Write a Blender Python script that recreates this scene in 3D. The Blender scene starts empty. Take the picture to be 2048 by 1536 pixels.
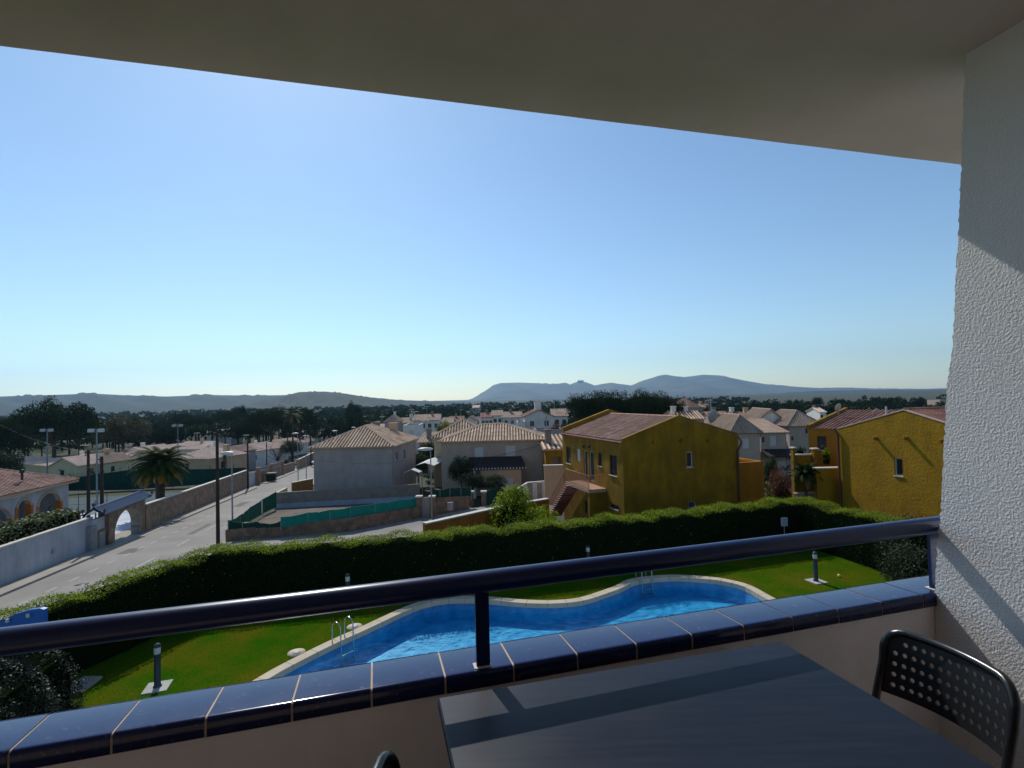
import bpy, math, random
from mathutils import Vector, Matrix
from mathutils.geometry import tessellate_polygon

# ------------------------------------------------------------------ camera, light, exposure
SC = bpy.context.scene
EYE = 8.0; F = 1057.0
PIT = math.radians(1.52); ROL = math.radians(1.4)
_fw = Vector((0, math.cos(PIT), math.sin(PIT))); _r0 = Vector((1, 0, 0)); _u0 = Vector((0, -math.sin(PIT), math.cos(PIT)))
_r = _r0*math.cos(ROL) - _u0*math.sin(ROL); _u = _u0*math.cos(ROL) + _r0*math.sin(ROL)
cam = bpy.data.cameras.new("camera"); camo = bpy.data.objects.new("camera", cam); SC.collection.objects.link(camo)
M = Matrix.Identity(4)
for i, v in enumerate((_r, _u, -_fw)):
    for j in range(3): M[j][i] = v[j]
M[2][3] = EYE
camo.matrix_world = M
cam.sensor_width = 36; cam.lens = 36*F/2048; cam.clip_start = .05; cam.clip_end = 30000
SC.camera = camo

SUN_AZ = math.radians(-24); SUN_EL = math.radians(44)
sdir = Vector((math.sin(SUN_AZ)*math.cos(SUN_EL), math.cos(SUN_AZ)*math.cos(SUN_EL), math.sin(SUN_EL)))
w = bpy.data.worlds.new("World"); SC.world = w; w.use_nodes = True
nt = w.node_tree; nt.nodes.clear()
sky = nt.nodes.new('ShaderNodeTexSky'); sky.sky_type = 'NISHITA'; sky.sun_disc = False
sky.sun_elevation = SUN_EL; sky.sun_rotation = SUN_AZ
sky.altitude = 0; sky.air_density = 1.0; sky.dust_density = 0.25; sky.ozone_density = 1.0
bg = nt.nodes.new('ShaderNodeBackground'); bg.inputs[1].default_value = 0.108
out = nt.nodes.new('ShaderNodeOutputWorld')
tint = nt.nodes.new('ShaderNodeVectorMath'); tint.operation = 'MULTIPLY'; tint.inputs[1].default_value = (.88, 1.0, 1.06)
nt.links.new(sky.outputs[0], tint.inputs[0]); nt.links.new(tint.outputs[0], bg.inputs[0]); nt.links.new(bg.outputs[0], out.inputs[0])
sl = bpy.data.lights.new("sun", 'SUN'); sl.energy = 3.5; sl.angle = math.radians(.53); sl.color = (1, .95, .87)
so = bpy.data.objects.new("sun", sl); SC.collection.objects.link(so)
so.rotation_euler = sdir.to_track_quat('Z', 'Y').to_euler(); so.location = (0, 0, 50)
SC.view_settings.view_transform = 'Standard'; SC.view_settings.look = 'None'
SC.view_settings.exposure = 0.12; SC.view_settings.gamma = 1; SC.view_settings.use_curve_mapping = False
SC.cycles.max_bounces = 8; SC.cycles.transparent_max_bounces = 12; SC.cycles.volume_bounces = 0
SC.cycles.sample_clamp_indirect = 6

# ------------------------------------------------------------------ geometry of the place
def ray(px, py):
    d = _fw + _r*((px-1024)/F) + _u*((768-py)/F)
    return d/d.y
def D(px, py, Y):
    d = ray(px, py); return Vector((d.x*Y, Y, EYE+d.z*Y))
def G(px, py, z=0.0):
    d = ray(px, py); Y = (z-EYE)/d.z; return Vector((d.x*Y, Y, z))
def lat(px, py=850): return ray(px, py).x
RH = Vector((-.2172, .9761, 0)); TH = Vector((.9761, .2172, 0))
def terr(x, y):
    s = -.2172*x + .9761*y
    return .2 - .053*min(max(s, -20), 140)
def T(px, py, off=0.0):
    d = ray(px, py); lo, hi = 1., 3000.
    for _ in range(50):
        m = (lo+hi)/2
        if EYE+d.z*m > terr(d.x*m, m)+off: lo = m
        else: hi = m
    return Vector((d.x*lo, lo, terr(d.x*lo, lo)+off))
def ST(s, t, off=0.0):
    p = RH*s + TH*t; return Vector((p.x, p.y, terr(p.x, p.y)+off))
A0 = math.radians(14.6)
UD = Vector((math.cos(A0), math.sin(A0), 0)); ND = Vector((-math.sin(A0), math.cos(A0), 0))
def B(u, n, z): # balcony coordinates, z relative to the eye
    p = UD*u + ND*n; return Vector((p.x, p.y, EYE+z))

# ------------------------------------------------------------------ mesh helpers
class MB:
    def __init__(s): s.v = []; s.f = []; s.sm = []; s.mi = []; s.cur = 0
    def quad(s, *p, smooth=False):
        n = len(s.v); s.v += [Vector(q) for q in p]; s.f.append(tuple(range(n, n+len(p)))); s.sm.append(smooth); s.mi.append(s.cur)
    def add(s, vs, fs, smooth=False):
        n = len(s.v); s.v += [Vector(q) for q in vs]
        for f in fs: s.f.append(tuple(i+n for i in f)); s.sm.append(smooth); s.mi.append(s.cur)
    def box(s, o, a, b, c):
        o, a, b, c = map(Vector, (o, a, b, c))
        if a.cross(b).dot(c) < 0: a, b = b, a
        v = [o, o+a, o+a+b, o+b]; v += [q+c for q in v]
        s.add(v, [(3,2,1,0),(4,5,6,7),(0,1,5,4),(1,2,6,5),(2,3,7,6),(3,0,4,7)])
    def cbox(s, c, sx, sy, sz, rot=0):
        ux = Vector((math.cos(rot), math.sin(rot), 0)); uy = Vector((-math.sin(rot), math.cos(rot), 0))
        s.box(Vector(c)-ux*sx/2-uy*sy/2, ux*sx, uy*sy, Vector((0,0,sz)))
    def bbox(s, c, sx, sy, sz, rot=0, b=.02): # bevelled box, chamfered plan corners and top rim
        ux = Vector((math.cos(rot), math.sin(rot), 0)); uy = Vector((-math.sin(rot), math.cos(rot), 0)); c = Vector(c)
        def ring(z, i):
            hx, hy = sx/2-i, sy/2-i
            pts = [(hx-b,-hy),(hx,-hy+b),(hx,hy-b),(hx-b,hy),(-hx+b,hy),(-hx,hy-b),(-hx,-hy+b),(-hx+b,-hy)]
            return [c+ux*x+uy*y+Vector((0,0,z)) for x, y in pts]
        s.loft([ring(0,0), ring(sz-b,0), ring(sz,b)], cap=True)
    def loft(s, rings, cap=False, closed=True, smooth=False):
        n = len(rings[0]); vs = [q for r in rings for q in r]; fs = []
        for i in range(len(rings)-1):
            for j in range(n if closed else n-1):
                k = (j+1) % n; fs.append((i*n+j, i*n+k, (i+1)*n+k, (i+1)*n+j))
        s.add(vs, fs, smooth)
        if cap:
            s.quad(*reversed(rings[0])); s.quad(*rings[-1])
    def tube(s, pts, r, seg=8, smooth=True, cap=True):
        pts = [Vector(p) for p in pts]; rs = r if isinstance(r, (list, tuple)) else [r]*len(pts)
        rings = []; up = None
        for i, p in enumerate(pts):
            t = (pts[min(i+1, len(pts)-1)]-pts[max(i-1, 0)]).normalized()
            if up is None:
                a = Vector((0,0,1)) if abs(t.z) < .9 else Vector((1,0,0)); up = (a-t*a.dot(t)).normalized()
            else: up = (up-t*up.dot(t)).normalized()
            sd = t.cross(up)
            rings.append([p+(up*math.cos(a)+sd*math.sin(a))*rs[i] for a in [2*math.pi*k/seg for k in range(seg)]])
        s.loft(rings, False, True, smooth)
        if cap: s.quad(*reversed(rings[0])); s.quad(*rings[-1])
    def lathe(s, c, prof, seg=12, smooth=True):
        c = Vector(c)
        rings = [[c+Vector((r*math.cos(a), r*math.sin(a), z)) for a in [2*math.pi*k/seg for k in range(seg)]] for r, z in prof]
        s.loft(rings, True, True, smooth)
    def poly_prism(s, pts, off, holes=()): # pts planar ring, off = extrusion
        off = Vector(off); loops = [[Vector(p) for p in pts]] + [[Vector(p) for p in h] for h in holes]
        tri = tessellate_polygon(loops); flat = [p for l in loops for p in l]
        nrm = Vector((0,0,0))
        for a, b, c in tri: nrm += (flat[b]-flat[a]).cross(flat[c]-flat[a])
        for a, b, c in tri:
            f = (flat[b]-flat[a]).cross(flat[c]-flat[a])
            if f.dot(off) < 0: b, c = c, b
            s.add([flat[a]+off, flat[b]+off, flat[c]+off], [(0,1,2)]); s.add([flat[a], flat[c], flat[b]], [(0,1,2)])
        for l in loops:
            for i in range(len(l)):
                a, b = l[i], l[(i+1) % len(l)]; s.quad(a, b, b+off, a+off)
    def build(s, name, m, parent=None, origin=None, label=None):
        me = bpy.data.meshes.new(name); o = bpy.data.objects.new(name, me)
        if parent is not None: org = ORG[parent.name]
        else: org = Vector(origin) if origin is not None else Vector((0,0,0))
        me.from_pydata([tuple(v-org) for v in s.v], [], s.f)
        me.polygons.foreach_set('use_smooth', s.sm)
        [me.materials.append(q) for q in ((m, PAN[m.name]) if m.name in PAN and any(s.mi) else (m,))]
        if any(s.mi): me.polygons.foreach_set('material_index', s.mi)
        me.update()
        SC.collection.objects.link(o)
        if parent is not None: o.parent = parent
        else: o.location = org
        ORG[o.name] = org
        if label: o['label'] = label
        return o
ORG = {}
PAN = {}
def tag(o, label, cat, group=None, kind=None):
    o['label'] = label; o['category'] = cat
    if group: o['group'] = group
    if kind: o['kind'] = kind
    return o
def thing(name, label, cat, loc, group=None):
    o = bpy.data.objects.new(name, None); SC.collection.objects.link(o); o.location = Vector(loc); o.empty_display_size = .2
    ORG[o.name] = Vector(loc); return tag(o, label, cat, group)
def struct(name, mb, m):
    o = mb.build(name, m); o['kind'] = 'structure'; return o
def copy_tree(o, parent=None):
    c = o.copy(); SC.collection.objects.link(c)
    if parent is not None: c.parent = parent
    for ch in o.children: copy_tree(ch, c)
    return c

# ------------------------------------------------------------------ materials
MATS = {}
def mat(name, col, rough=.8, var=.12, scale=3., bump=0., bscale=40., spec=.3, metal=0., col2=None, detail=4, coat=0., island=0., transl=0., bdist=.02, streak=0.):
    if name in MATS: return MATS[name]
    m = bpy.data.materials.new(name); m.use_nodes = True; nt = m.node_tree; N = nt.nodes; L = nt.links
    p = N['Principled BSDF']; p.inputs['Roughness'].default_value = rough; p.inputs['Metallic'].default_value = metal
    p.inputs['Specular IOR Level'].default_value = spec; p.inputs['Coat Weight'].default_value = coat
    tc = N.new('ShaderNodeTexCoord')
    nz = N.new('ShaderNodeTexNoise'); nz.inputs['Scale'].default_value = scale; nz.inputs['Detail'].default_value = detail
    L.new(tc.outputs['Object'], nz.inputs['Vector'])
    cr = N.new('ShaderNodeValToRGB'); cr.color_ramp.elements[0].position = .3; cr.color_ramp.elements[1].position = .7
    c2 = col2 or tuple(min(1, c*(1+var)) for c in col); c1 = tuple(c*(1-var) for c in col) if not col2 else col
    cr.color_ramp.elements[0].color = (*c1, 1); cr.color_ramp.elements[1].color = (*c2, 1)
    L.new(nz.outputs['Fac'], cr.inputs[0]); colout = cr.outputs[0]
    if island:
        ge = N.new('ShaderNodeNewGeometry'); mr = N.new('ShaderNodeMapRange')
        mr.inputs[3].default_value = 1-island; mr.inputs[4].default_value = 1+island
        L.new(ge.outputs['Random Per Island'], mr.inputs[0])
        vm = N.new('ShaderNodeVectorMath'); vm.operation = 'SCALE'; L.new(colout, vm.inputs[0]); L.new(mr.outputs[0], vm.inputs['Scale'])
        colout = vm.outputs[0]
    if streak:
        mp = N.new('ShaderNodeMapping'); mp.inputs['Scale'].default_value = (1.5, 1.5, .4); ns = N.new('ShaderNodeTexNoise'); ns.inputs['Scale'].default_value = 1.; ns.inputs['Detail'].default_value = 9; ns.inputs['Roughness'].default_value = .7
        ms = N.new('ShaderNodeMapRange'); ms.inputs[1].default_value = .32; ms.inputs[2].default_value = .68; ms.inputs[3].default_value = 1-streak; ms.inputs[4].default_value = 1+streak*.5
        L.new(tc.outputs['Object'], mp.inputs[0]); L.new(mp.outputs[0], ns.inputs[0]); L.new(ns.outputs[0], ms.inputs[0])
        vs_ = N.new('ShaderNodeVectorMath'); vs_.operation = 'SCALE'; L.new(colout, vs_.inputs[0]); L.new(ms.outputs[0], vs_.inputs['Scale']); colout = vs_.outputs[0]
    L.new(colout, p.inputs['Base Color'])
    if bump:
        n2 = N.new('ShaderNodeTexNoise'); n2.inputs['Scale'].default_value = bscale; n2.inputs['Detail'].default_value = 3
        L.new(tc.outputs['Object'], n2.inputs['Vector'])
        bp = N.new('ShaderNodeBump'); bp.inputs['Strength'].default_value = bump; bp.inputs['Distance'].default_value = bdist
        L.new(n2.outputs['Fac'], bp.inputs['Height']); L.new(bp.outputs[0], p.inputs['Normal'])
    if transl:
        tr = N.new('ShaderNodeBsdfTranslucent'); mx = N.new('ShaderNodeMixShader'); mx.inputs[0].default_value = transl
        vm2 = N.new('ShaderNodeVectorMath'); vm2.operation = 'MULTIPLY'; vm2.inputs[1].default_value = (1.5, 1.6, .6)
        L.new(colout, vm2.inputs[0]); L.new(vm2.outputs[0], tr.inputs[0])
        L.new(p.outputs[0], mx.inputs[1]); L.new(tr.outputs[0], mx.inputs[2]); L.new(mx.outputs[0], N['Material Output'].inputs[0])
    MATS[name] = m; return m
def brick_mat(name, c1, c2, mortar, sx, sy, rough=.9, msize=.03, vecmode='ST'):
    """stones or tiles; coordinates run along s (road direction) and z"""
    m = bpy.data.materials.new(name); m.use_nodes = True; nt = m.node_tree; N = nt.nodes; L = nt.links
    p = N['Principled BSDF']; p.inputs['Roughness'].default_value = rough
    tc = N.new('ShaderNodeTexCoord'); vo = N.new('ShaderNodeTexVoronoi'); vo.inputs['Scale'].default_value = sx
    vo.feature = 'F1'; L.new(tc.outputs['Object'], vo.inputs['Vector'])
    ve = N.new('ShaderNodeTexVoronoi'); ve.inputs['Scale'].default_value = sx; ve.feature = 'DISTANCE_TO_EDGE'; L.new(tc.outputs['Object'], ve.inputs['Vector'])
    sp = N.new('ShaderNodeSeparateColor'); L.new(vo.outputs['Color'], sp.inputs[0])
    mx = N.new('ShaderNodeMix'); mx.data_type = 'RGBA'; mx.inputs[6].default_value = (*c1, 1); mx.inputs[7].default_value = (*c2, 1); L.new(sp.outputs[0], mx.inputs[0])
    lt = N.new('ShaderNodeMath'); lt.operation = 'LESS_THAN'; lt.inputs[1].default_value = msize; L.new(ve.outputs[0], lt.inputs[0])
    m2 = N.new('ShaderNodeMix'); m2.data_type = 'RGBA'; L.new(lt.outputs[0], m2.inputs[0]); L.new(mx.outputs[2], m2.inputs[6]); m2.inputs[7].default_value = (*mortar, 1)
    L.new(m2.outputs[2], p.inputs['Base Color'])
    bp = N.new('ShaderNodeBump'); bp.inputs['Strength'].default_value = .6; bp.inputs['Distance'].default_value = .04; L.new(ve.outputs[0], bp.inputs['Height']); L.new(bp.outputs[0], p.inputs['Normal'])
    MATS[name] = m; return m

m_white = mat('white_render', (.72,.69,.65), .9, .06, 1.5, .15, 30, streak=.16)
m_greyw = mat('grey_render', (.37,.33,.31), .9, .08, .8, .15, 30, streak=.14)
m_beige = mat('beige_render', (.42,.335,.27), .9, .06, .8, .15, 30, streak=.14)
m_cream = mat('cream_render', (.55,.48,.30), .9, .08, 1.)
m_yellow = mat('yellow_render', (.25,.13,.003), .92, .18, 1.2, .5, 9, bdist=.04, streak=.4)
m_yellow2 = mat('yellow_rough_render', (.31,.165,.003), .92, .14, 1.6, .55, 8, bdist=.04, streak=.2)
m_orange = mat('orange_render', (.46,.14,.018), .9, .12, 1., .2, 20)
m_peach = mat('peach_render', (.55,.36,.23), .9, .1, 1.)
m_tan = mat('tan_block', (.24,.20,.17), .9, .15, 2.)
m_tile = mat('roof_tile', (.24,.125,.085), .85, .1, 2.2, island=.28, col2=(.38,.24,.18), streak=.2)
m_tileold = mat('roof_tile_old', (.50,.33,.21), .85, .1, 1.5, island=.25, streak=.25, col2=(.66,.48,.34))  # paler, more orange tile tone, the same on every slope
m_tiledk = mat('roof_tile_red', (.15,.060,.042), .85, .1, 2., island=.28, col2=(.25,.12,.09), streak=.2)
PAN['roof_tile_old'] = mat('roof_tile_pan', (.10,.065,.045), .95, .3, 3)
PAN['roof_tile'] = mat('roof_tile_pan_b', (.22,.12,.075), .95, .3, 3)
m_tileflat = mat('roof_tile_flat', (.30,.21,.155), .9, .1, .5, .3, 12, streak=.2, col2=(.42,.31,.23))
m_tilepale = mat('roof_tile_pale', (.60,.43,.34), .9, .1, .5, .3, 12, streak=.12, col2=(.72,.55,.45))
m_tileblk = mat('roof_tile_dark', (.035,.025,.025), .6, .2, 3)
m_stone = brick_mat('stone_wall', (.16,.10,.06), (.30,.19,.12), (.17,.14,.11), 2.6, 1)
m_glass = mat('window_glass', (.02,.025,.035), .12, .2, 1, spec=.8)
m_glassdk = mat('door_glass', (.015,.017,.02), .2, .2, 1, spec=.6)
m_frame = mat('window_frame', (.45,.45,.43), .6, .05, 4)
m_frameb = mat('brown_frame', (.07,.035,.02), .6, .1, 4)
m_shut = mat('shutter', (.55,.54,.52), .6, .05, 6)
m_metal = mat('galvanised', (.30,.31,.32), .45, .15, 8, metal=.4)
m_dkmetal = mat('dark_metal', (.03,.035,.035), .5, .2, 8)
m_wood = mat('weathered_wood', (.05,.035,.028), .9, .3, 6)
m_asph = mat('asphalt', (.21,.195,.175), .92, .1, .3, .2, 60, col2=(.29,.27,.24), detail=8)
m_pave = mat('pavement_concrete', (.30,.27,.23), .9, .12, 1.2, .1, 30)
m_paint = mat('road_paint', (.36,.35,.33), .8, .3, 7)
PATCH = mat('asphalt_repair', (.13,.12,.11), .9, .15, 2)
m_soil = mat('dry_ground', (.14,.12,.08), .95, .2, .05, col2=(.10,.12,.06))
m_net = mat('green_netting', (.005,.22,.17), .8, .15, 3)
m_netdk = mat('dark_green_netting', (.004,.05,.035), .85, .15, 1.5)
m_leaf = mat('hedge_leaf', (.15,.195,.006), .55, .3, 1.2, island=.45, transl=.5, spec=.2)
m_leafside = mat('hedge_leaf_shaded', (.008,.016,.004), .7, .3, 1.2, island=.4, transl=.1, spec=.1)  # hedge sides: same leaves, shade of the face put into a darker colour
m_leafdk = mat('dark_leaf', (.016,.034,.010), .7, .3, .6, island=.5, transl=.18, spec=.25)
m_olive = mat('olive_leaf', (.030,.040,.024), .6, .3, 1.2, island=.5, transl=.15, spec=.12)
m_red = mat('red_leaf', (.11,.035,.015), .6, .3, 1.2, island=.5, transl=.2)
m_yelleaf = mat('yellow_leaf', (.14,.13,.02), .6, .3, 1.2, island=.5, transl=.3)
m_brleaf = mat('brownish_leaf', (.06,.05,.02), .6, .3, .4, island=.5, transl=.15)
m_pine = mat('pine_needles', (.012,.022,.008), .9, .3, .12, island=.55, transl=.10, spec=.03, col2=(.028,.042,.012))
m_bark = mat('bark', (.06,.045,.035), .95, .3, 6)
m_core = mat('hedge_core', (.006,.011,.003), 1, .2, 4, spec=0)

# ------------------------------------------------------------------ foliage helpers
def rv(rng):
    while True:
        v = Vector((rng.uniform(-1,1), rng.uniform(-1,1), rng.uniform(-1,1)))
        if .05 < v.length < 1: return v.normalized()
def leafq(mb, p, s, rng, nrm=None):
    a = rv(rng)
    if nrm is not None: a = (a*.9+nrm).normalized()
    b = a.cross(rv(rng)).normalized(); c = a.cross(b); k = s*rng.uniform(.6,1.3)
    mb.quad(p-b*k*.5, p+c*k*.35, p+b*k*.6, p-c*k*.35)
def blob(mb, c, rx, ry, rz, n, s, rng, zmin=-1.):
    for _ in range(n):
        d = rv(rng)
        if d.z < zmin: d.z = abs(d.z)*.3
        q = rng.uniform(.72, 1.05)
        leafq(mb, Vector(c)+Vector((d.x*rx*q, d.y*ry*q, d.z*rz*q)), s, rng, d)
def crown(mb, c, R, H, n, s, rng, lumps=14, flat=.35):
    c = Vector(c)
    for i in range(lumps):
        a = 2*math.pi*(i*.618+rng.uniform(0,.1)); rr = R*math.sqrt(rng.uniform(.02,.62))
        zz = (1-(rr/R)**2)**.5
        p = c+Vector((math.cos(a)*rr, math.sin(a)*rr, H*(rng.uniform(.15,.72)*zz-flat*.3)))
        lr = R*rng.uniform(.26,.42)
        blob(mb, p, lr, lr, lr*rng.uniform(.55,.85)*min(1.2, H/R*1.6), n//lumps, s, rng, -.5)

# ------------------------------------------------------------------ terrain, hills
mb = MB(); rngT = random.Random(3)
def in_garden(x, y): return -13 < x < 17.2 and -3 < y < 21.6+(x+12)*.255-.9
def tz(x, y):
    z = terr(x, y)
    if y > 1400: z -= 0
    if in_garden(x, y): z = min(z, -2.6)
    if (x*x+y*y) < 4000: pass
    return z
xs = [-9000,-6000,-4000,-2500,-1500,-900,-600,-400,-300,-230,-180,-140,-110,-90]+[-80+2*i for i in range(76)]+[75,85,100,130,170,230,300,400,600,900,1500,2500,4000,6000,9000]
ys = [-60,-40,-20,-10]+[-6+1.5*i for i in range(70)]+[102,108,115,125,135,143,150,160,180,220,280,360,480,650,900,1300,2000,3000,4500,6500,9500]
vs = [Vector((x, y, tz(x, y))) for y in ys for x in xs]; nx = len(xs)
mb.add(vs, [(j*nx+i, j*nx+i+1, (j+1)*nx+i+1, (j+1)*nx+i) for j in range(len(ys)-1) for i in range(nx-1)])
m_ground = mat('ground_cover', (.035,.045,.015), .95, .3, .02, col2=(.055,.052,.028), detail=8)
struct('ground', mb, m_ground)

def ridge(name, prof, R, foot, m, seed, cell=40, rough=6):
    rng = random.Random(seed); mb = MB(); rows = []
    def yat(px):
        for (a, b), (c, d) in zip(prof, prof[1:]):
            if a <= px <= c: return b+(d-b)*(px-a)/(c-a)
        return prof[-1][1]
    N = 150; p0, p1 = prof[0][0], prof[-1][0]
    K = 12
    for k in range(K+1):
        f = k/K; row = []
        for i in range(N+1):
            px = p0+(p1-p0)*i/N; top = D(px, yat(px), R)
            Y = R-foot*(1-f); x = ray(px, 780).x*Y
            h = (top.z+8)*(f**.8)*(1-.25*math.sin(math.pi*f)*math.sin(i*.45+k*.5)) if k < K else top.z+8
            if 0 < k < K: h += rng.uniform(-rough, rough)*f
            row.append(Vector((x, Y, -8+h)))
        rows.append(row)
    rows.append([Vector((p.x*1.12, p.y*1.12, -12)) for p in rows[-1]])
    mb.loft(rows, False, False, True)
    return struct(name, mb, m)
m_hill = mat('hill_scrub', (.010,.022,.018), .95, .3, .012, col2=(.026,.040,.026), detail=10)
m_mtn = mat('mountain_rock', (.07,.085,.08), .95, .2, .004, col2=(.14,.13,.10), detail=10)
ridge('mountain', [(880,812),(925,803),(945,797),(965,785),(985,772),(1000,766),(1035,765),(1070,766),(1100,768),(1120,768),(1129,764),(1140,769),(1150,765),(1160,762),(1175,765),(1190,771),(1205,768),(1225,766),(1250,769),(1264,771),(1280,763),(1300,757),(1330,750),(1370,754),(1410,749),(1450,753),(1490,761),(1530,768),(1600,774),(1640,776),(1700,775),(1750,777),(1850,778),(1950,780),(2100,780)], 6500, 2200, m_mtn, 1)
ridge('hill', [(-160,800),(0,793),(60,791),(130,789),(185,787),(240,790),(330,793),(420,790),(500,791),(580,790),(640,789),(700,792),(760,797),(800,800),(880,803),(960,806),(1060,809)], 2600, 1100, m_hill, 2)
ridge('hill', [(430,822),(500,806),(560,794),(598,784),(650,783),(690,787),(720,792),(760,799),(820,803),(880,806),(960,812)], 1500, 600, m_hill, 5, rough=3)
ridge('hill', [(1500,790),(1640,782),(1800,780),(1950,781),(2100,783)], 4200, 900, m_hill, 6)
mb = MB(); c = D(1162, 763, 6400)
mb.box(c+Vector((-28,0,-30)), (56,0,0), (0,40,0), (0,0,38))
for x in (-32, -6, 22): mb.lathe(c+Vector((x,0,-30)), [(9,0),(9,46),(0.1,46)], 8)
tag(mb.build('castle', m_mtn, origin=c), 'tiny square castle on the summit of the distant mountain', 'castle')

# ------------------------------------------------------------------ road, pavement
RT = dict(kerb=-19.7, d1=-17.8, cen=-15.42, right=-13.0)
def strip(name, s0, s1, t0, t1, off, m, n=60, build=True, mb=None):
    mb = mb or MB()
    for i in range(n):
        a = s0+(s1-s0)*i/n; b = s0+(s1-s0)*(i+1)/n
        mb.quad(ST(a,t0,off), ST(a,t1,off), ST(b,t1,off), ST(b,t0,off))
    return struct(name, mb, m) if build else mb
strip('road', 5, 185, RT['kerb'], RT['right'], .05, m_asph)
strip('side_street', 20, 21, -13, -13, .05, m_asph, 1) if False else None
def kerbed(name, t0, t1, s0, s1, lowered=()):
    mb = MB(); n = int((s1-s0)/2)
    for i in range(n):
        a = s0+(s1-s0)*i/n; b = s0+(s1-s0)*(i+1)/n
        h = .07 if any(l <= a <= r for l, r in lowered) else .17
        P = [ST(a,t0,h), ST(a,t1,h), ST(b,t1,h), ST(b,t0,h)]
        mb.quad(*P)
        for q0, q1 in ((P[0], P[3]), (P[1], P[2]), (P[0], P[1]), (P[3], P[2])):
            mb.quad(q0, q1, q1-Vector((0,0,.4)), q0-Vector((0,0,.4)))
    struct(name, mb, m_pave)
kerbed('pavement', -22.6, -19.7, 5, 180, [(47,53),(83,88)])
kerbed('pavement', -13.0, -11.6, 5, 42, [])
kerbed('pavement', -13.0, -11.9, 60, 180, [])
mb = MB()
for k in range(18):
    s = 24.2+2.0*k
    for (a, b) in [(s, s+1.0)]: mb.quad(ST(a,-17.86,.056), ST(a,-17.74,.056), ST(b,-17.74,.056), ST(b,-17.86,.056))
for s in [24.6, 30.7, 36.4, 42.4, 48.5, 54.6, 61, 67]:
    mb.quad(ST(s,-15.49,.056), ST(s,-15.36,.056), ST(s+2.6,-15.36,.056), ST(s+2.6,-15.49,.056))
struct('road_marking', mb, m_paint)
rp_ = random.Random(15); mb = MB()
for s_, t_, l_, w_ in ((29,-16.6,2.2,.9),(35.5,-13.9,3.4,.7),(41,-18.6,1.8,1.),(47,-16.4,5,.5),(55,-14.4,3,1.1),(63,-17.5,4,.9),(74,-15.8,6,.8),(26,-14.2,2.,.6)):
    mb.quad(ST(s_,t_,.053), ST(s_+rp_.uniform(-.1,.1),t_+w_,.053), ST(s_+l_,t_+w_+rp_.uniform(-.1,.1),.053), ST(s_+l_+rp_.uniform(-.1,.1),t_,.053))
struct('road_patch', mb, PATCH)
mb = MB()
for s_, t_ in ((33.2,-16.7),(50.5,-14.6)): mb.lathe(ST(s_,t_,.052), [(.32,-.02),(.32,.006),(.001,.006)], 18)
struct('manhole_cover', mb, m_dkmetal)
# side street running right behind the garden hedge
mb = MB()
ss = [G(430,1085,-2.0), T(700,1078), T(850,1052), T(1000,1035), T(1120,1015)]
near = [ST(40.5,-13), Vector((-9,37.8,0)), Vector((-4,40.5,0)), Vector((1,44,0)), Vector((6,50,0))]
far = [ST(46,-13), Vector((-12,42.6,0)), Vector((-7.5,47,0)), Vector((-2,53,0)), Vector((3,58,0))]
for a in (near, far):
    for p in a: p.z = terr(p.x, p.y)+.05
for i in range(4): mb.quad(near[i], near[i+1], far[i+1], far[i])
struct('side_street', mb, m_asph)

# ------------------------------------------------------------------ garden: lawn, pool
def catmull(pts, n=6, closed=True):
    o = []; L = len(pts)
    for i in range(L if closed else L-1):
        if closed: p = [Vector(pts[(i+k-1) % L]) for k in range(4)]
        else: p = [Vector(pts[min(max(i+k-1, 0), L-1)]) for k in range(4)]
        for j in range(n):
            t = j/n
            o.append(.5*((2*p[1])+(p[2]-p[0])*t+(2*p[0]-5*p[1]+4*p[2]-p[3])*t*t+(3*p[1]-p[0]-3*p[2]+p[3])*t**3))
    if not closed: o.append(Vector(pts[-1]))
    return o
inner_px = [(532,1361.6),(612,1317),(678,1284),(734,1258.7),(826.6,1215.5),(880,1201),(930,1198),(978.7,1200),(1052.4,1206.3),(1115.8,1206.8),(1166.6,1201.2),(1204.7,1189.8),(1242.8,1175.8),(1268,1163),(1306,1156.8),(1357,1154.3),(1420,1158.6),(1450.8,1163),(1488.9,1173.3),(1534.6,1198.7)]
inner = [G(x, y+3, 0) for x, y in inner_px]
inner += [Vector(q+(0,)) for q in [(10.1,18.6),(10.0,16.6),(8.6,14.9),(6.2,14.0),(3.4,14.2),(.8,14.2),(-1.8,12.8),(-4.4,11.9),(-6.6,12.6),(-7.6,14.0)]]
inner = catmull(inner, 3)
def offset_loop(loop, d):
    o = []; n = len(loop); area = sum(loop[i].x*loop[(i+1)%n].y-loop[(i+1)%n].x*loop[i].y for i in range(n)); sg = 1 if area > 0 else -1
    for i in range(n):
        t = (loop[(i+2)%n]-loop[(i-2)%n]).normalized(); o.append(loop[i]+Vector((t.y, -t.x, 0))*d*sg)
    return o
outer = offset_loop(inner, .35)
lawn_out = [(-15.5,-3),(19.5,-3),(18.3,21),(16.9,29),(-12.6,22.4),(-15.3,15.2)]
lawn_out = [Vector((x, y, 0)) for x, y in lawn_out]
mb = MB(); fl = lawn_out+outer
for a, b, c in tessellate_polygon([lawn_out, outer]):
    if (fl[b]-fl[a]).cross(fl[c]-fl[a]).z < 0: b, c = c, b
    mb.add([fl[a], fl[b], fl[c]], [(0,1,2)])
for l in (lawn_out, outer):
    for i in range(len(l)):
        a, b = l[i], l[(i+1) % len(l)]; dn = Vector((0,0,-3.2)); mb.quad(a, b, b+dn, a+dn)
m_lawn = bpy.data.materials.new('lawn_grass'); m_lawn.use_nodes = True
nt = m_lawn.node_tree; N = nt.nodes; L = nt.links; p = N['Principled BSDF']; p.inputs['Roughness'].default_value = .95; p.inputs['Specular IOR Level'].default_value = .0
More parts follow.
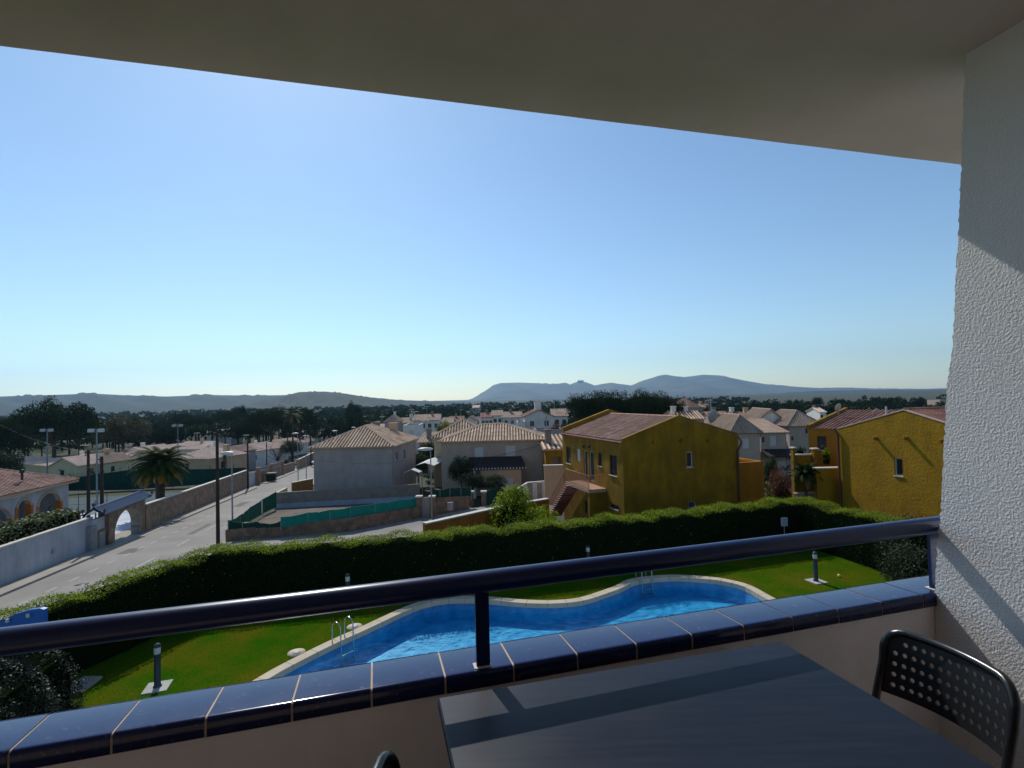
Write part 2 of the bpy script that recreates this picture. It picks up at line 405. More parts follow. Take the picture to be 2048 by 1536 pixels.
tc = N.new('ShaderNodeTexCoord')
n1 = N.new('ShaderNodeTexNoise'); n1.inputs['Scale'].default_value = .55; n1.inputs['Detail'].default_value = 7; n1.inputs['Roughness'].default_value = .65
n2 = N.new('ShaderNodeTexNoise'); n2.inputs['Scale'].default_value = 22; n2.inputs['Detail'].default_value = 5
cr = N.new('ShaderNodeValToRGB'); cr.color_ramp.elements[0].position = .38; cr.color_ramp.elements[1].position = .66
cr.color_ramp.elements[0].color = (.022,.085,.002,1); cr.color_ramp.elements[1].color = (.085,.088,.005,1)
cr2 = N.new('ShaderNodeMapRange'); cr2.inputs[1].default_value = .3; cr2.inputs[2].default_value = .7; cr2.inputs[3].default_value = .6; cr2.inputs[4].default_value = 1.35
vm = N.new('ShaderNodeVectorMath'); vm.operation = 'SCALE'
L.new(tc.outputs['Object'], n1.inputs[0]); L.new(tc.outputs['Object'], n2.inputs[0]); L.new(n1.outputs[0], cr.inputs[0]); L.new(n2.outputs[0], cr2.inputs[0])
L.new(cr.outputs[0], vm.inputs[0]); L.new(cr2.outputs[0], vm.inputs['Scale']); L.new(vm.outputs[0], p.inputs['Base Color'])
bp = N.new('ShaderNodeBump'); bp.inputs['Strength'].default_value = .8; bp.inputs['Distance'].default_value = .04; L.new(n2.outputs[0], bp.inputs['Height']); L.new(bp.outputs[0], p.inputs['Normal'])
struct('lawn', mb, m_lawn)
# grass blades as ground cover near the edges seen from above
mb = MB(); rg = random.Random(8)
import itertools
def inside(loop, x, y):
    c = False; n = len(loop)
    for i in range(n):
        a, b = loop[i], loop[(i+1)%n]
        if (a.y > y) != (b.y > y) and x < (b.x-a.x)*(y-a.y)/(b.y-a.y)+a.x: c = not c
    return c
cnt = 0
while cnt < 60000:
    x, y = rg.uniform(-13,17), rg.uniform(11,27)
    if not inside(lawn_out, x, y) or inside(outer, x, y): continue
    cnt += 1; a = rg.uniform(0, 6.28); h = rg.uniform(.02,.05); q = Vector((x, y, 0)); d = Vector((math.cos(a), math.sin(a), 0))*.008
    mb.add([q-d, q+d, q+Vector((rg.uniform(-.03,.03), rg.uniform(-.03,.03), h))], [(0,1,2)])
m_blade = mat('grass_blade', (.04,.13,.003), .8, .2, .55, island=.35, transl=.5, spec=.05, col2=(.12,.13,.01))
tag(mb.build('grass', m_blade), 'short grass blades of the garden lawn round the pool', 'grass', kind='stuff')


# pool: basin, coping, water
m_coping = mat('pool_coping', (.50,.42,.31), .85, .1, 2., .1, 20)
m_pool = bpy.data.materials.new('pool_tiles'); m_pool.use_nodes = True
nt = m_pool.node_tree; N = nt.nodes; L = nt.links; p = N['Principled BSDF']; p.inputs['Roughness'].default_value = .4
tc = N.new('ShaderNodeTexCoord'); vo = N.new('ShaderNodeTexVoronoi'); vo.inputs['Scale'].default_value = 9; vo.feature = 'F1'
wv = N.new('ShaderNodeTexNoise'); wv.inputs['Scale'].default_value = 3; wv.inputs['Detail'].default_value = 6
L.new(tc.outputs['Object'], wv.inputs[0])
cr = N.new('ShaderNodeValToRGB'); cr.color_ramp.elements[0].color = (.03,.34,.62,1); cr.color_ramp.elements[1].color = (.09,.52,.80,1); cr.color_ramp.elements[0].position = .35; cr.color_ramp.elements[1].position = .7
L.new(wv.outputs[0], cr.inputs[0]); L.new(cr.outputs[0], p.inputs['Base Color'])
pool = thing('swimming_pool', 'kidney shaped blue swimming pool with a pale coping set in the lawn', 'swimming pool', (1.5,17,0))
mb = MB(); n = len(inner); dz = Vector((0,0,.06)); jb = MB()
for i in range(n):
    j = (i+1)%n; a, b, c, d = outer[i], outer[j], inner[j], inner[i]; g_ = .007/(c-d).length
    jb.quad(a+dz*.8, b+dz*.8, c.lerp(b,.03)+dz*.8, d.lerp(a,.03)+dz*.8)
    if i % 2: a, b, c, d = a, b.lerp(a,g_), c.lerp(d,g_), d
    else: a, b, c, d = a.lerp(b,g_), b, c, d.lerp(c,g_)
    mb.quad(a+dz, b+dz, c+dz, d+dz); mb.quad(a-dz, b-dz, b+dz, a+dz); mb.quad(d+dz, c+dz, c-dz*2, d-dz*2); 
mb.build('coping', m_coping, pool); jb.build('joint_mortar', mat('dark_mortar',(.16,.13,.10),.95), pool)
mb = MB(); deep = Vector((0,0,-.68)); ins = offset_loop(inner, .03); low = offset_loop(inner, -.08)
for i in range(n):
    j = (i+1)%n
    mb.quad(ins[i]-dz, ins[j]-dz, low[j]+deep, low[i]+deep, smooth=True)
for a, b, c in tessellate_polygon([low]):
    f = [low[a]+deep, low[b]+deep, low[c]+deep]
    if (f[1]-f[0]).cross(f[2]-f[0]).z < 0: f = f[::-1]
    mb.add(f, [(0,1,2)])
mb.build('basin', m_pool, pool)
mb = MB(); wl = offset_loop(inner, .01); wz = Vector((0,0,-.13))
for a, b, c in tessellate_polygon([wl]):
    f = [wl[a]+wz, wl[b]+wz, wl[c]+wz]
    if (f[1]-f[0]).cross(f[2]-f[0]).z < 0: f = f[::-1]
    mb.add(f, [(0,1,2)])
m_water = bpy.data.materials.new('water'); m_water.use_nodes = True
nt = m_water.node_tree; N = nt.nodes; L = nt.links; N.remove(N['Principled BSDF'])
tr = N.new('ShaderNodeBsdfTransparent'); tr.inputs[0].default_value = (.72,.94,1,1)
gl = N.new('ShaderNodeBsdfGlossy'); gl.inputs['Roughness'].default_value = .02
fr = N.new('ShaderNodeFresnel'); fr.inputs[0].default_value = 1.33
mx = N.new('ShaderNodeMixShader'); tc = N.new('ShaderNodeTexCoord')
w1 = N.new('ShaderNodeTexNoise'); w1.inputs['Scale'].default_value = 2.2; w1.inputs['Detail'].default_value = 4; w1.inputs['Roughness'].default_value = .55
bp = N.new('ShaderNodeBump'); bp.inputs['Strength'].default_value = .32; bp.inputs['Distance'].default_value = .12
L.new(tc.outputs['Object'], w1.inputs[0]); L.new(w1.outputs[0], bp.inputs['Height'])
L.new(bp.outputs[0], gl.inputs['Normal']); L.new(bp.outputs[0], fr.inputs['Normal'])
L.new(fr.outputs[0], mx.inputs[0]); L.new(tr.outputs[0], mx.inputs[1]); L.new(gl.outputs[0], mx.inputs[2]); L.new(mx.outputs[0], N['Material Output'].inputs[0])
wo = mb.build('water', m_water, pool)
# skimmer lids
for px, py, lb in ((593,1306,'round white skimmer lid beside the near pool ladder'),(709,1254,'round pale skimmer lid just beyond the near pool ladder')):
    c = G(px, py, .0); mb = MB(); mb.lathe(c, [(.27,-.05),(.27,.028),(.0001,.028)], 18)
    t = thing('skimmer_lid', lb, 'skimmer lid', c); mb.build('surround', m_coping, t)
    mb = MB(); mb.lathe(c+Vector((0,0,.03)), [(.13,0),(.13,.01),(.0001,.012)], 18); mb.build('lid', mat('lid_white',(.48,.47,.44),.6), t)
# ladders
m_chrome = mat('stainless_steel', (.5,.5,.5), .22, .05, 4, metal=1.)
def ladder(base, dirin, label, group):
    t = thing('pool_ladder', label, 'ladder', base, group); dirin = dirin.normalized(); sd = Vector((-dirin.y, dirin.x, 0))
    for s in (-1, 1):
        o = base+sd*.25*s; mb = MB()
        pts = [o+Vector((0,0,.05)), o+Vector((0,0,.45))]
        for k in range(7):
            a = math.pi*k/6; pts.append(o+dirin*(.22-.22*math.cos(a))+Vector((0,0,.55+.2*math.sin(a))))
        pts += [o+dirin*.44+Vector((0,0,.2)), o+dirin*.5+Vector((0,0,-.9))]
        mb.tube(pts, .022, 8); mb.build('handrail', m_chrome, t)
    for k in range(3):
        mb = MB(); c = base+dirin*.48+Vector((0,0,-.3-.25*k)); mb.box(c-sd*.25-dirin*.04, sd*.5, dirin*.08, Vector((0,0,.03))); mb.build('tread', m_chrome, t)
ladder(G(678,1284,0)+Vector((-.05,.1,0)), Vector((.75,-.5,0)), 'chrome pool ladder on the left edge of the pool, seen below the rail', 'pool ladders')
ladder(G(1279,1159,0)+Vector((.1,.15,0)), Vector((.35,-.9,0)), 'small chrome ladder at the far right curve of the pool', 'pool ladders')

# bollard lights
m_bol = mat('bollard_paint', (.03,.045,.06), .45, .1, 5); m_bolw = mat('bollard_lens', (.5,.52,.52), .4, .05, 5)
def bollard(base, h):
    t = thing('bollard_light', 'x', 'bollard light', base, 'bollard lights on the lawn')
    mb = MB(); mb.cbox(base+Vector((0,0,-.02)), .62, .62, .05, .3); mb.build('concrete_base', mat('slab_concrete',(.38,.38,.35),.9,.1,6), t)
    mb = MB(); mb.lathe(base+Vector((0,0,.03)), [(.11,0),(.11,.03),(.085,.05),(.085,h*.76)], 14); mb.build('post', m_bol, t)
    mb = MB(); mb.lathe(base+Vector((0,0,.03)), [(.082,h*.76),(.086,h*.77),(.086,h*.9),(.08,h*.91)], 14); mb.build('lens', m_bolw, t)
    mb = MB(); mb.lathe(base+Vector((0,0,.03)), [(.09,h*.91),(.09,h*.95),(.06,h*.985),(.001,h)], 14); mb.build('cap', m_bol, t)
    return t
b0 = bollard(G(315,1375,0), 1.22); b0['label'] = 'slim dark bollard light on a square slab, left of the pool'
for p, lb in ((G(1632,1163,0), 'dark bollard light on the lawn right of the pool'),
              (G(678,1262,0)+Vector((-.4,2.3,0)), 'bollard light against the dark hedge, seen just above the rail left of its post'),
              (D(1177,1150,24.2), 'bollard light with a small tap against the hedge, above the middle of the pool')):
    c = copy_tree(b0); c.location = (p.x, p.y, 0); c['label'] = lb
# sign on a stake
p = D(1568,1043,26.6); t = thing('garden_sign', 'small white notice on a stake in front of the hedge corner', 'sign', (p.x,p.y,0))
mb = MB(); mb.tube([(p.x,p.y,0),(p.x,p.y,p.z-.1)], .02, 6); mb.build('stake', m_metal, t)
mb = MB(); mb.cbox((p.x,p.y-.03,p.z-.22), .34, .02, .42, .1); mb.build('panel', mat('sign_panel',(.3,.33,.38),.5,.1,4), t)
mb = MB()
for k in range(4): mb.cbox((p.x,p.y-.045,p.z-.14+.08*k), .22, .004, .018, .1)
mb.build('lettering', mat('sign_ink',(.04,.06,.15),.6), t)
# ball
c = G(1678,1151,.07); mb = MB(); mb.lathe(c, [(.001,-.065),(.04,-.052),(.065,0),(.04,.052),(.001,.065)], 12)
tag(mb.build('ball', mat('ball',(.75,.8,.2),.6), origin=c), 'small pale yellow ball lying on the right lawn', 'ball')
# concrete slab lower left
q = [G(168,1352,.06), G(205,1352,.06), G(163,1384,.06), G(120,1384,.06)]
mb = MB(); mb.poly_prism([v-Vector((0,0,.1)) for v in q], (0,0,.1)); 
t = thing('drain_cover', 'light concrete slab in the grass beside the trimmed shrub', 'slab', q[0]); mb.build('slab', m_pave, t)
mb = MB(); cc = (q[0]+q[1]+q[2])/3
for k in (0, 1): mb = MB(); mb.tube([cc+Vector((.12*k,0,0)), cc+Vector((.12*k,0,.16))], .012, 6); mb.build('pipe_stub', m_metal, t)

# ------------------------------------------------------------------ garden hedge and shrubs
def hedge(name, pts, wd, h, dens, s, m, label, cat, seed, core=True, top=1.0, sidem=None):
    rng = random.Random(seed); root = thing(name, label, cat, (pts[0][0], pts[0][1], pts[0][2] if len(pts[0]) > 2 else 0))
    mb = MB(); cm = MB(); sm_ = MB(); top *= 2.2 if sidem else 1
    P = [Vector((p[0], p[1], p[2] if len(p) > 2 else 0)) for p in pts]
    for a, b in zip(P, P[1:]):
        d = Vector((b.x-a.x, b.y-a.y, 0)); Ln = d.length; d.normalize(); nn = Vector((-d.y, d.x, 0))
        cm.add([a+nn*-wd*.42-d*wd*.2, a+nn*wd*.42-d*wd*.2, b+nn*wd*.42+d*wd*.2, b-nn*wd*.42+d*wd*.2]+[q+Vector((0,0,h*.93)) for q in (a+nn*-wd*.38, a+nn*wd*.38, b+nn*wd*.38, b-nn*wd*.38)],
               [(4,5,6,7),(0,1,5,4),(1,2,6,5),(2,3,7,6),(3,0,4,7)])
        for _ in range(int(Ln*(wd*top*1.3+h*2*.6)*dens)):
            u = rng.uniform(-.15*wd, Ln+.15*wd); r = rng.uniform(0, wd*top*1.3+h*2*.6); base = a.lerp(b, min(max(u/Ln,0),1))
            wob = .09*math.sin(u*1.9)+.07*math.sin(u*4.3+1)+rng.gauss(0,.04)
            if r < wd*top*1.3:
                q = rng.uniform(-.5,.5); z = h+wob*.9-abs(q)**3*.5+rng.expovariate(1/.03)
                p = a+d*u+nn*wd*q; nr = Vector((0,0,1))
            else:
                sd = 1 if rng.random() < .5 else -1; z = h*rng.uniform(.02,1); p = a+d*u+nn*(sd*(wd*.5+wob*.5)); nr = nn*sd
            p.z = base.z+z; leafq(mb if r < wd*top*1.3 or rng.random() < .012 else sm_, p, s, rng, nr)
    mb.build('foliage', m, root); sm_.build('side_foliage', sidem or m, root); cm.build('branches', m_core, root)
    return root
HH = 2.2
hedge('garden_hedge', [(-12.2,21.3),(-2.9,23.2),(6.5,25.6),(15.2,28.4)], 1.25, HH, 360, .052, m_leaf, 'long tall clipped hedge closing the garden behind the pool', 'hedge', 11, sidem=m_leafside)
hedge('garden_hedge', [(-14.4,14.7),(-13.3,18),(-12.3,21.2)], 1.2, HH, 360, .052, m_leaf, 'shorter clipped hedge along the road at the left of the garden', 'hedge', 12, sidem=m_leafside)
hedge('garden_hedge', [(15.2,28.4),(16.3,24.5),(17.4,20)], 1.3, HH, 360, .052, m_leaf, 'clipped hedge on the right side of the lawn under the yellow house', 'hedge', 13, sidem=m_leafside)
def shrub(name, c, rx, ry, rz, n, s, m, label, seed, cat='shrub', lump=9):
    rng = random.Random(seed); t = thing(name, label, cat, (c[0], c[1], c[2])); mb = MB(); c = Vector(c)
    for k in range(lump):
        d = rv(rng); d.z = abs(d.z); p = c+Vector((d.x*rx*.5, d.y*ry*.5, rz*.35+d.z*rz*.4)); q = rng.uniform(.45,.6)
        blob(mb, p, rx*q, ry*q, rz*q*.75, n//lump, s, rng)
    mb.build('foliage', m, t)
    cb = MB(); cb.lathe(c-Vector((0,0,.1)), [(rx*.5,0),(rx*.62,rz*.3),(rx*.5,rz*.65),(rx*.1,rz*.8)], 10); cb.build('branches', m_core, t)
    return t
def boxshrub(name, c, hx, hy, h, n, s_, m, label, seed, rot=0):
    rng = random.Random(seed); t = thing(name, label, 'shrub', c); c = Vector(c); ux = Vector((math.cos(rot), math.sin(rot), 0)); uy = Vector((-math.sin(rot), math.cos(rot), 0)); mb = MB(); k_ = 0
    while k_ < n:
        d = rv(rng)
        if d.z < -.1: continue
        e = 4.5; L_ = (abs(d.x)**e+abs(d.y)**e+abs(d.z)**e)**(1/e); q = d/L_; w_ = 1+.05*math.sin(q.x*7+q.z*5)+.05*math.sin(q.y*9+2)+rng.gauss(0,.025)
        leafq(mb, c+ux*q.x*hx*w_+uy*q.y*hy*w_+Vector((0,0,max(.02,q.z*h*w_))), s_, rng, d); k_ += 1
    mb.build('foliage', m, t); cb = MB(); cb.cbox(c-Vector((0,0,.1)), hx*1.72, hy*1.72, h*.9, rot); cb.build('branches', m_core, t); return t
m_ggl = mat('grey_green_leaf', (.020,.028,.016), .5, .3, 1.2, island=.6, transl=.08, spec=.22)
boxshrub('trimmed_shrub', (-13.6,13.0,0), 1.95, 1.45, 1.7, 38000, .052, m_ggl, 'dense dark trimmed shrub with glinting leaves at the lower left of the garden', 21, .12)
shrub('olive_shrub', (15.4,20.2,0), 1.5, 1.4, 2.0, 5500, .085, m_olive, 'grey green shrub at the right end of the lawn behind the rail post', 22, lump=12)
shrub('olive_shrub', (16.6,22.4,0), 1.5, 1.4, 2.5, 5000, .085, m_olive, 'taller grey green shrub touching the right hedge', 23, lump=12)
shrub('bright_shrub', (D(1060,1000,33.5).x, 33.5, terr(1,34)), 2.0, 1.5, 2.7, 5000, .12, m_leaf, 'lower bright green bush spilling right from the taller one behind the hedge', 26, lump=12)
shrub('bright_shrub', (D(1024,1000,34.5).x, 34.5, terr(1,34)), 1.7, 1.4, 3.7, 7000, .13, m_leaf, 'bright green rounded bush beyond the hedge beside the orange wall', 24, lump=12)

# blue board lower left
def px_panel(pts, Y): return [D(x, y, Y) for x, y in pts]
pr = px_panel([(-70,1290),(-35,1262),(0,1243),(30,1228),(60,1219.5),(80,1217),(88,1219)], 14.1)
br = [Vector((pr[-1].x,14.1,pr[-1].z-.75)), Vector((pr[0].x,14.1,pr[-1].z-.75))]
t = thing('blue_board', 'blue board with a curved top standing by the hedge at the far left', 'board', (br[0].x,14.1,0))
for x_ in (br[0].x-.75, br[1].x+.1): mb = MB(); mb.cbox((x_,14.2,0), .06, .06, br[0].z+.1); mb.build('leg', m_dkmetal, t)
mb = MB(); mb.poly_prism(pr+br, (0,.12,0)); mb.build('panel', mat('blue_panel',(.02,.12,.42),.45,.1,2), t)
for x, y in ((17,1240),(58,1230)):
    c = D(x, y, 14.08); mb = MB(); mb.cbox(c-Vector((0,.03,.05)), .07, .05, .09); mb.build('spotlight', m_bolw, t)

# ------------------------------------------------------------------ house builder
class Face:
    def __init__(s, P0, ux, w):
        s.P0 = P0; s.ux = ux; s.w = w; s.n = Vector((ux.y, -ux.x, 0))
    def uz(s, px, py):
        d = ray(px, py); E = Vector((0,0,EYE)); Y = (s.P0-E).dot(s.n)/d.dot(s.n); p = d*Y+E
        return (p-s.P0).dot(s.ux), p.z
    def pt(s, u, z, o=0.): return Vector((s.P0.x, s.P0.y, 0))+s.ux*u+s.n*o+Vector((0,0,z))
def wall_cells(mb, f, z0, z1, holes, dep=.14):
    us = sorted({0., f.w} | {min(max(h[i], 0), f.w) for h in holes for i in (0, 2)})
    zs = sorted({z0, z1} | {min(max(h[i], z0), z1) for h in holes for i in (1, 3)})
    for a, b in zip(us, us[1:]):
        for c, d in zip(zs, zs[1:]):
            mu, mz = (a+b)/2, (c+d)/2
            if any(h[0] < mu < h[2] and h[1] < mz < h[3] for h in holes): continue
            mb.quad(f.pt(a,c), f.pt(b,c), f.pt(b,d), f.pt(a,d))
    for h in holes:
        u0, a, u1, b = h[:4]; a = max(a, z0)
        mb.quad(f.pt(u0,a), f.pt(u0,b), f.pt(u0,b,-dep), f.pt(u0,a,-dep)); mb.quad(f.pt(u1,a), f.pt(u1,a,-dep), f.pt(u1,b,-dep), f.pt(u1,b))
        mb.quad(f.pt(u0,b), f.pt(u1,b), f.pt(u1,b,-dep), f.pt(u0,b,-dep)); mb.quad(f.pt(u0,a), f.pt(u0,a,-dep), f.pt(u1,a,-dep), f.pt(u1,a))
def fill_hole(root, f, h, kind, far, z0=-99, dep=.14):
    u0, a, u1, b = h; a = max(a, z0)
    dn = f.n*-1
    def bar(mb, x0, y0, x1, y1, o, t): mb.box(f.pt(x0,y0,o-t), f.ux*(x1-x0), f.n*t, Vector((0,0,y1-y0)))
    if kind == 'shut':
        mb = MB(); bar(mb, u0, a, u1, b, -.06, .05)
        root_ = mb.build('shutter', m_shut, root)
        if not far:
            mb = MB()
            for k in range(1, int((b-a)/.12)): mb.box(f.pt(u0+.02, a+.12*k, -.06), f.ux*(u1-u0-.04), f.n*.006, Vector((0,0,.015)))
            mb.build('slats', m_frame, root_)
        return
    nm = 'door' if kind in ('door', 'garage', 'bdoor') else 'window'
    fm = m_frameb if kind in ('bwin', 'bdoor') else m_frame
    if far:
        mb = MB(); bar(mb, u0, a, u1, b, -dep*.5, .04); mb.build(nm, m_shut if kind == 'garage' else m_glass, root); return
    mb = MB(); e = .06
    bar(mb, u0, a, u0+e, b, -.07, .05); bar(mb, u1-e, a, u1, b, -.07, .05); bar(mb, u0+e, a, u1-e, a+e, -.07, .05); bar(mb, u0+e, b-e, u1-e, b, -.07, .05)
    if u1-u0 > .9: m = (u0+u1)/2; bar(mb, m-.03, a+e, m+.03, b-e, -.07, .05)
    if kind == 'garage':
        for k in range(1, 5): z = a+(b-a)*k/5; bar(mb, u0+e, z-.01, u1-e, z+.01, -.085, .02)
    fr = mb.build(nm, fm, root)
    mb = MB(); bar(mb, u0+e*.5, a+e*.5, u1-e*.5, b-e*.5, -.1, .02); mb.build('pane' if kind != 'garage' else 'panel', m_shut if kind == 'garage' else m_glass, fr)
    if nm == 'window':
        mb = MB(); mb.box(f.pt(u0-.06, a-.05, -.1), f.ux*(u1-u0+.12), f.n*.16, Vector((0,0,.045))); mb.build('sill', m_frame, fr)
    else:
        mb = MB(); mb.tube([f.pt(u1-.12, a+1.0, -.07), f.pt(u1-.12, a+1.0, -.02), f.pt(u1-.22, a+1.0, -.02)], .012, 6); mb.build('handle', m_dkmetal, fr)
def roof_face(mb, P, sp, rad):
    """P[0],P[1] eave; remaining points upslope (counter clockwise seen from above)"""
    P = [Vector(p) for p in P]; u = (P[1]-P[0]).normalized(); nrm = (P[1]-P[0]).cross(P[2]-P[0]).normalized()
    if nrm.z < 0: P = [P[1], P[0]]+P[2:][::-1]; u = -u; nrm = (P[1]-P[0]).cross(P[2]-P[0]).normalized()
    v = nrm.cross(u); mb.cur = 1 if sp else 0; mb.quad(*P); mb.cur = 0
    th = nrm*.09; mb.quad(*[q-th for q in reversed(P)]); 
    for a, b in zip(P, P[1:]+P[:1]): mb.quad(a, a-th, b-th, b)
    if not sp: return
    Q = [((p-P[0]).dot(u), (p-P[0]).dot(v)) for p in P]
    umax = max(q[0] for q in Q); umin = min(q[0] for q in Q); k = umin+sp*.5
    while k < umax:
        hit = []
        for (a, b), (c, d) in zip(Q, Q[1:]+Q[:1]):
            if (a > k) != (c > k): hit.append(b+(d-b)*(k-a)/(c-a))
        if len(hit) >= 2 and max(hit)-min(hit) > .15:
            v0, v1 = min(hit)-.04, max(hit)
            L = v1-v0; m = max(1, int(L/ (1.2 if sp < .4 else 3)))
            for i in range(m):
                s0 = v0+L*i/m; s1 = v0+L*(i+1)/m+.03; pr = []
                for s_, rr in ((s0, rad*1.12), (s1, rad*.92)):
                    o = P[0]+u*k+v*s_
                    pr.append([o-u*rr, o-u*rr*.62+nrm*rr*.75, o+u*rr*.62+nrm*rr*.75, o+u*rr])
                mb.loft(pr, False, False, False); mb.quad(*pr[0][::-1])
        k += sp
def cap_line(mb, a, b, r=.11): mb.tube([a, b], r, 6, False)
def house(label, c, rot, pw, pd, corner='L', H=None, zb=None, roof='hip', rh=1.2, over=.35, wm=None, rm=None, sp=.28, rad=.09,
          wins=(), mwins=(), name='house', chim=(), cat='house', far=False, drop=.6, group=None, ridge_off=0, cap=True):
    """c = (px, py of the eave, Y or None) at the nearest corner; H wall height above the terrain"""
    px, py, Y = c
    if Y is None:
        d = ray(px, py); lo, hi = 10., 1500.
        for _ in range(50):
            m_ = (lo+hi)/2
            if EYE+d.z*m_ > terr(d.x*m_, m_)+H: lo = m_
            else: hi = m_
        Y = lo
    C = D(px, py, Y); ze = C.z; r = math.radians(rot); ux = Vector((math.cos(r), math.sin(r), 0)); uy = Vector((-math.sin(r), math.cos(r), 0))
    def ln(P, dr, v):
        if abs(v) < 60: return v
        t = lat(v, py); return (t*P.y-P.x)/(dr.x-t*dr.y)
    if corner == 'L': O = C.copy(); w = ln(C, ux, pw); dp = ln(C, uy, pd)
    else: w = ln(C, -ux, pw); O = C-ux*w; dp = ln(C, uy, pd)
    O.z = 0; w = abs(w); dp = abs(dp)
    cs = [O, O+ux*w, O+ux*w+uy*dp, O+uy*dp]
    z0 = (zb if zb is not None else min(terr(q.x, q.y) for q in cs))-drop
    root = thing(name, label, cat, (O.x, O.y, z0), group)
    fs = {'f': Face(cs[0], ux, w), 'r': Face(cs[1], uy, dp), 'b': Face(cs[2], -ux, w), 'l': Face(cs[3], -uy, dp)}
    hs = {k: [] for k in 'frbl'}
    for wd in wins:
        k = wd[0]; f = fs[k]; u0, z1 = f.uz(wd[1], wd[2]); u1, z0_ = f.uz(wd[3], wd[4]); u0, u1 = min(u0,u1), max(u0,u1)
        u0 = max(u0, .05); u1 = min(u1, f.w-.05); z1 = min(z1, ze-.1)
        if u1-u0 > .1 and z1-z0_ > .1: hs[k].append((u0, z0_, u1, z1, wd[5]))
    for wd in mwins: # metric: face, u, z below the eave (top), width, height, kind
        k, u, zt, ww, hh, kd = wd
        if u+ww < fs[k].w: hs[k].append((u, ze-zt-hh, u+ww, ze-zt, kd))
    wall = MB()
    for k in 'frbl':
        wall_cells(wall, fs[k], z0, ze, hs[k])
        for h in hs[k]: fill_hole(root, fs[k], h[:4], h[4], far, z0)
    rf = MB(); o = over; Z = Vector((0,0,1))
    sl = lambda run: rh*o/run
    E = [O-ux*o-uy*o, O+ux*(w+o)-uy*o, O+ux*(w+o)+uy*(dp+o), O-ux*o+uy*(dp+o)]
    top = ze+rh
    def at(q, z): return Vector((q.x, q.y, z))
    if roof == 'hip':
        hw = min(w, dp)/2; zE = ze-rh*o/hw+.04; E = [at(q, zE) for q in E]; top += .04
        if w >= dp: R1, R2 = at(O+ux*hw+uy*dp/2, top), at(O+ux*(w-hw+.01)+uy*dp/2, top)
        else: R1, R2 = at(O+ux*w/2+uy*hw, top), at(O+ux*w/2+uy*(dp-hw), top)
        if w >= dp:
            roof_face(rf, [E[0],E[1],R2,R1], sp, rad); roof_face(rf, [E[1],E[2],R2], sp, rad); roof_face(rf, [E[2],E[3],R1,R2], sp, rad); roof_face(rf, [E[3],E[0],R1], sp, rad)
            hips = [(E[0],R1),(E[3],R1),(E[1],R2),(E[2],R2),(R1,R2)]
        else:
            roof_face(rf, [E[0],E[1],R1], sp, rad); roof_face(rf, [E[1],E[2],R2,R1], sp, rad); roof_face(rf, [E[2],E[3],R2], sp, rad); roof_face(rf, [E[3],E[0],R1,R2], sp, rad)
            hips = [(E[0],R1),(E[1],R1),(E[2],R2),(E[3],R2),(R1,R2)]
        if cap:
            for a, b in hips: cap_line(rf, a+Z*.04, b+Z*.04, .1 if not far else .14)
    elif roof == 'gx': # ridge along ux
        zE = ze-rh*o/(dp/2)+.04; g = .02 if over > 0 else 0; m1 = at(O-ux*o+uy*dp/2, top+.04); m2 = at(O+ux*(w+o)+uy*dp/2, top+.04); E = [at(q, zE) for q in E]
        roof_face(rf, [E[0],E[1],m2,m1], sp, rad); roof_face(rf, [E[2],E[3],m1,m2], sp, rad); cap_line(rf, m1, m2)
        wall.quad(at(cs[1],ze), at(cs[2],ze), at(O+ux*w+uy*dp/2, top)); wall.quad(at(cs[3],ze), at(cs[0],ze), at(O+uy*dp/2, top))
    elif roof == 'gy': # ridge along uy, gable towards us
        a_ = w*(.5+ridge_off); zEl = ze-rh*o/a_+.04; zEr = ze-rh*o/(w-a_)+.04
        m1 = at(O+ux*a_-uy*o, top+.04); m2 = at(O+ux*a_+uy*(dp+o), top+.04)
        e0, e1, e2, e3 = at(E[0], zEl), at(E[1], zEr), at(E[2], zEr), at(E[3], zEl)
        roof_face(rf, [e3,e0,m1,m2], sp, rad); roof_face(rf, [e1,e2,m2,m1], sp, rad); cap_line(rf, m1, m2)
        wall.quad(at(cs[0],ze), at(cs[1],ze), at(O+ux*a_, top)); wall.quad(at(cs[2],ze), at(cs[3],ze), at(O+ux*a_+uy*dp, top))
    elif roof == 'flat':
        E2 = [at(O, ze), at(cs[1], ze), at(cs[2], ze), at(cs[3], ze)]
        rf.quad(*[q-Z*.25 for q in E2])
        for a, b in zip(E2, E2[1:]+E2[:1]):
            d = (b-a).normalized(); nn = Vector((d.y, -d.x, 0)); wall.box(a-nn*.18, b-a, nn*.2, Z*.12)
    elif roof == 'mono': # slopes towards us
        e0, e1 = at(E[0], ze-.1), at(E[1], ze-.1); b1, b0 = at(E[2], ze+rh), at(E[3], ze+rh)
        roof_face(rf, [e0,e1,b1,b0], sp, rad)
        wall.quad(at(cs[1],ze), at(cs[2],ze), at(cs[2],ze+rh)); wall.quad(at(cs[3],ze), at(cs[0],ze), at(cs[3],ze+rh)); wall.quad(at(cs[2],ze), at(cs[3],ze), at(cs[3],ze+rh), at(cs[2],ze+rh))
    wall.build('wall', wm or m_white, root)
    ro = rf.build('roof', rm or m_tile, root)
    for (u, v, zz, hh, s_, cm) in chim:
        mb = MB(); q = at(O+ux*u+uy*v, ze+zz); mb.bbox(q, s_, s_, hh, r, .03); mb.bbox(q+Z*hh, s_*1.25, s_*1.25, .1, r, .02); mb.build('chimney', cm, ro)
    root['_'] = 0; del root['_']
    return dict(root=root, O=O, ux=ux, uy=uy, w=w, d=dp, ze=ze, z0=z0, fs=fs, roof=ro)

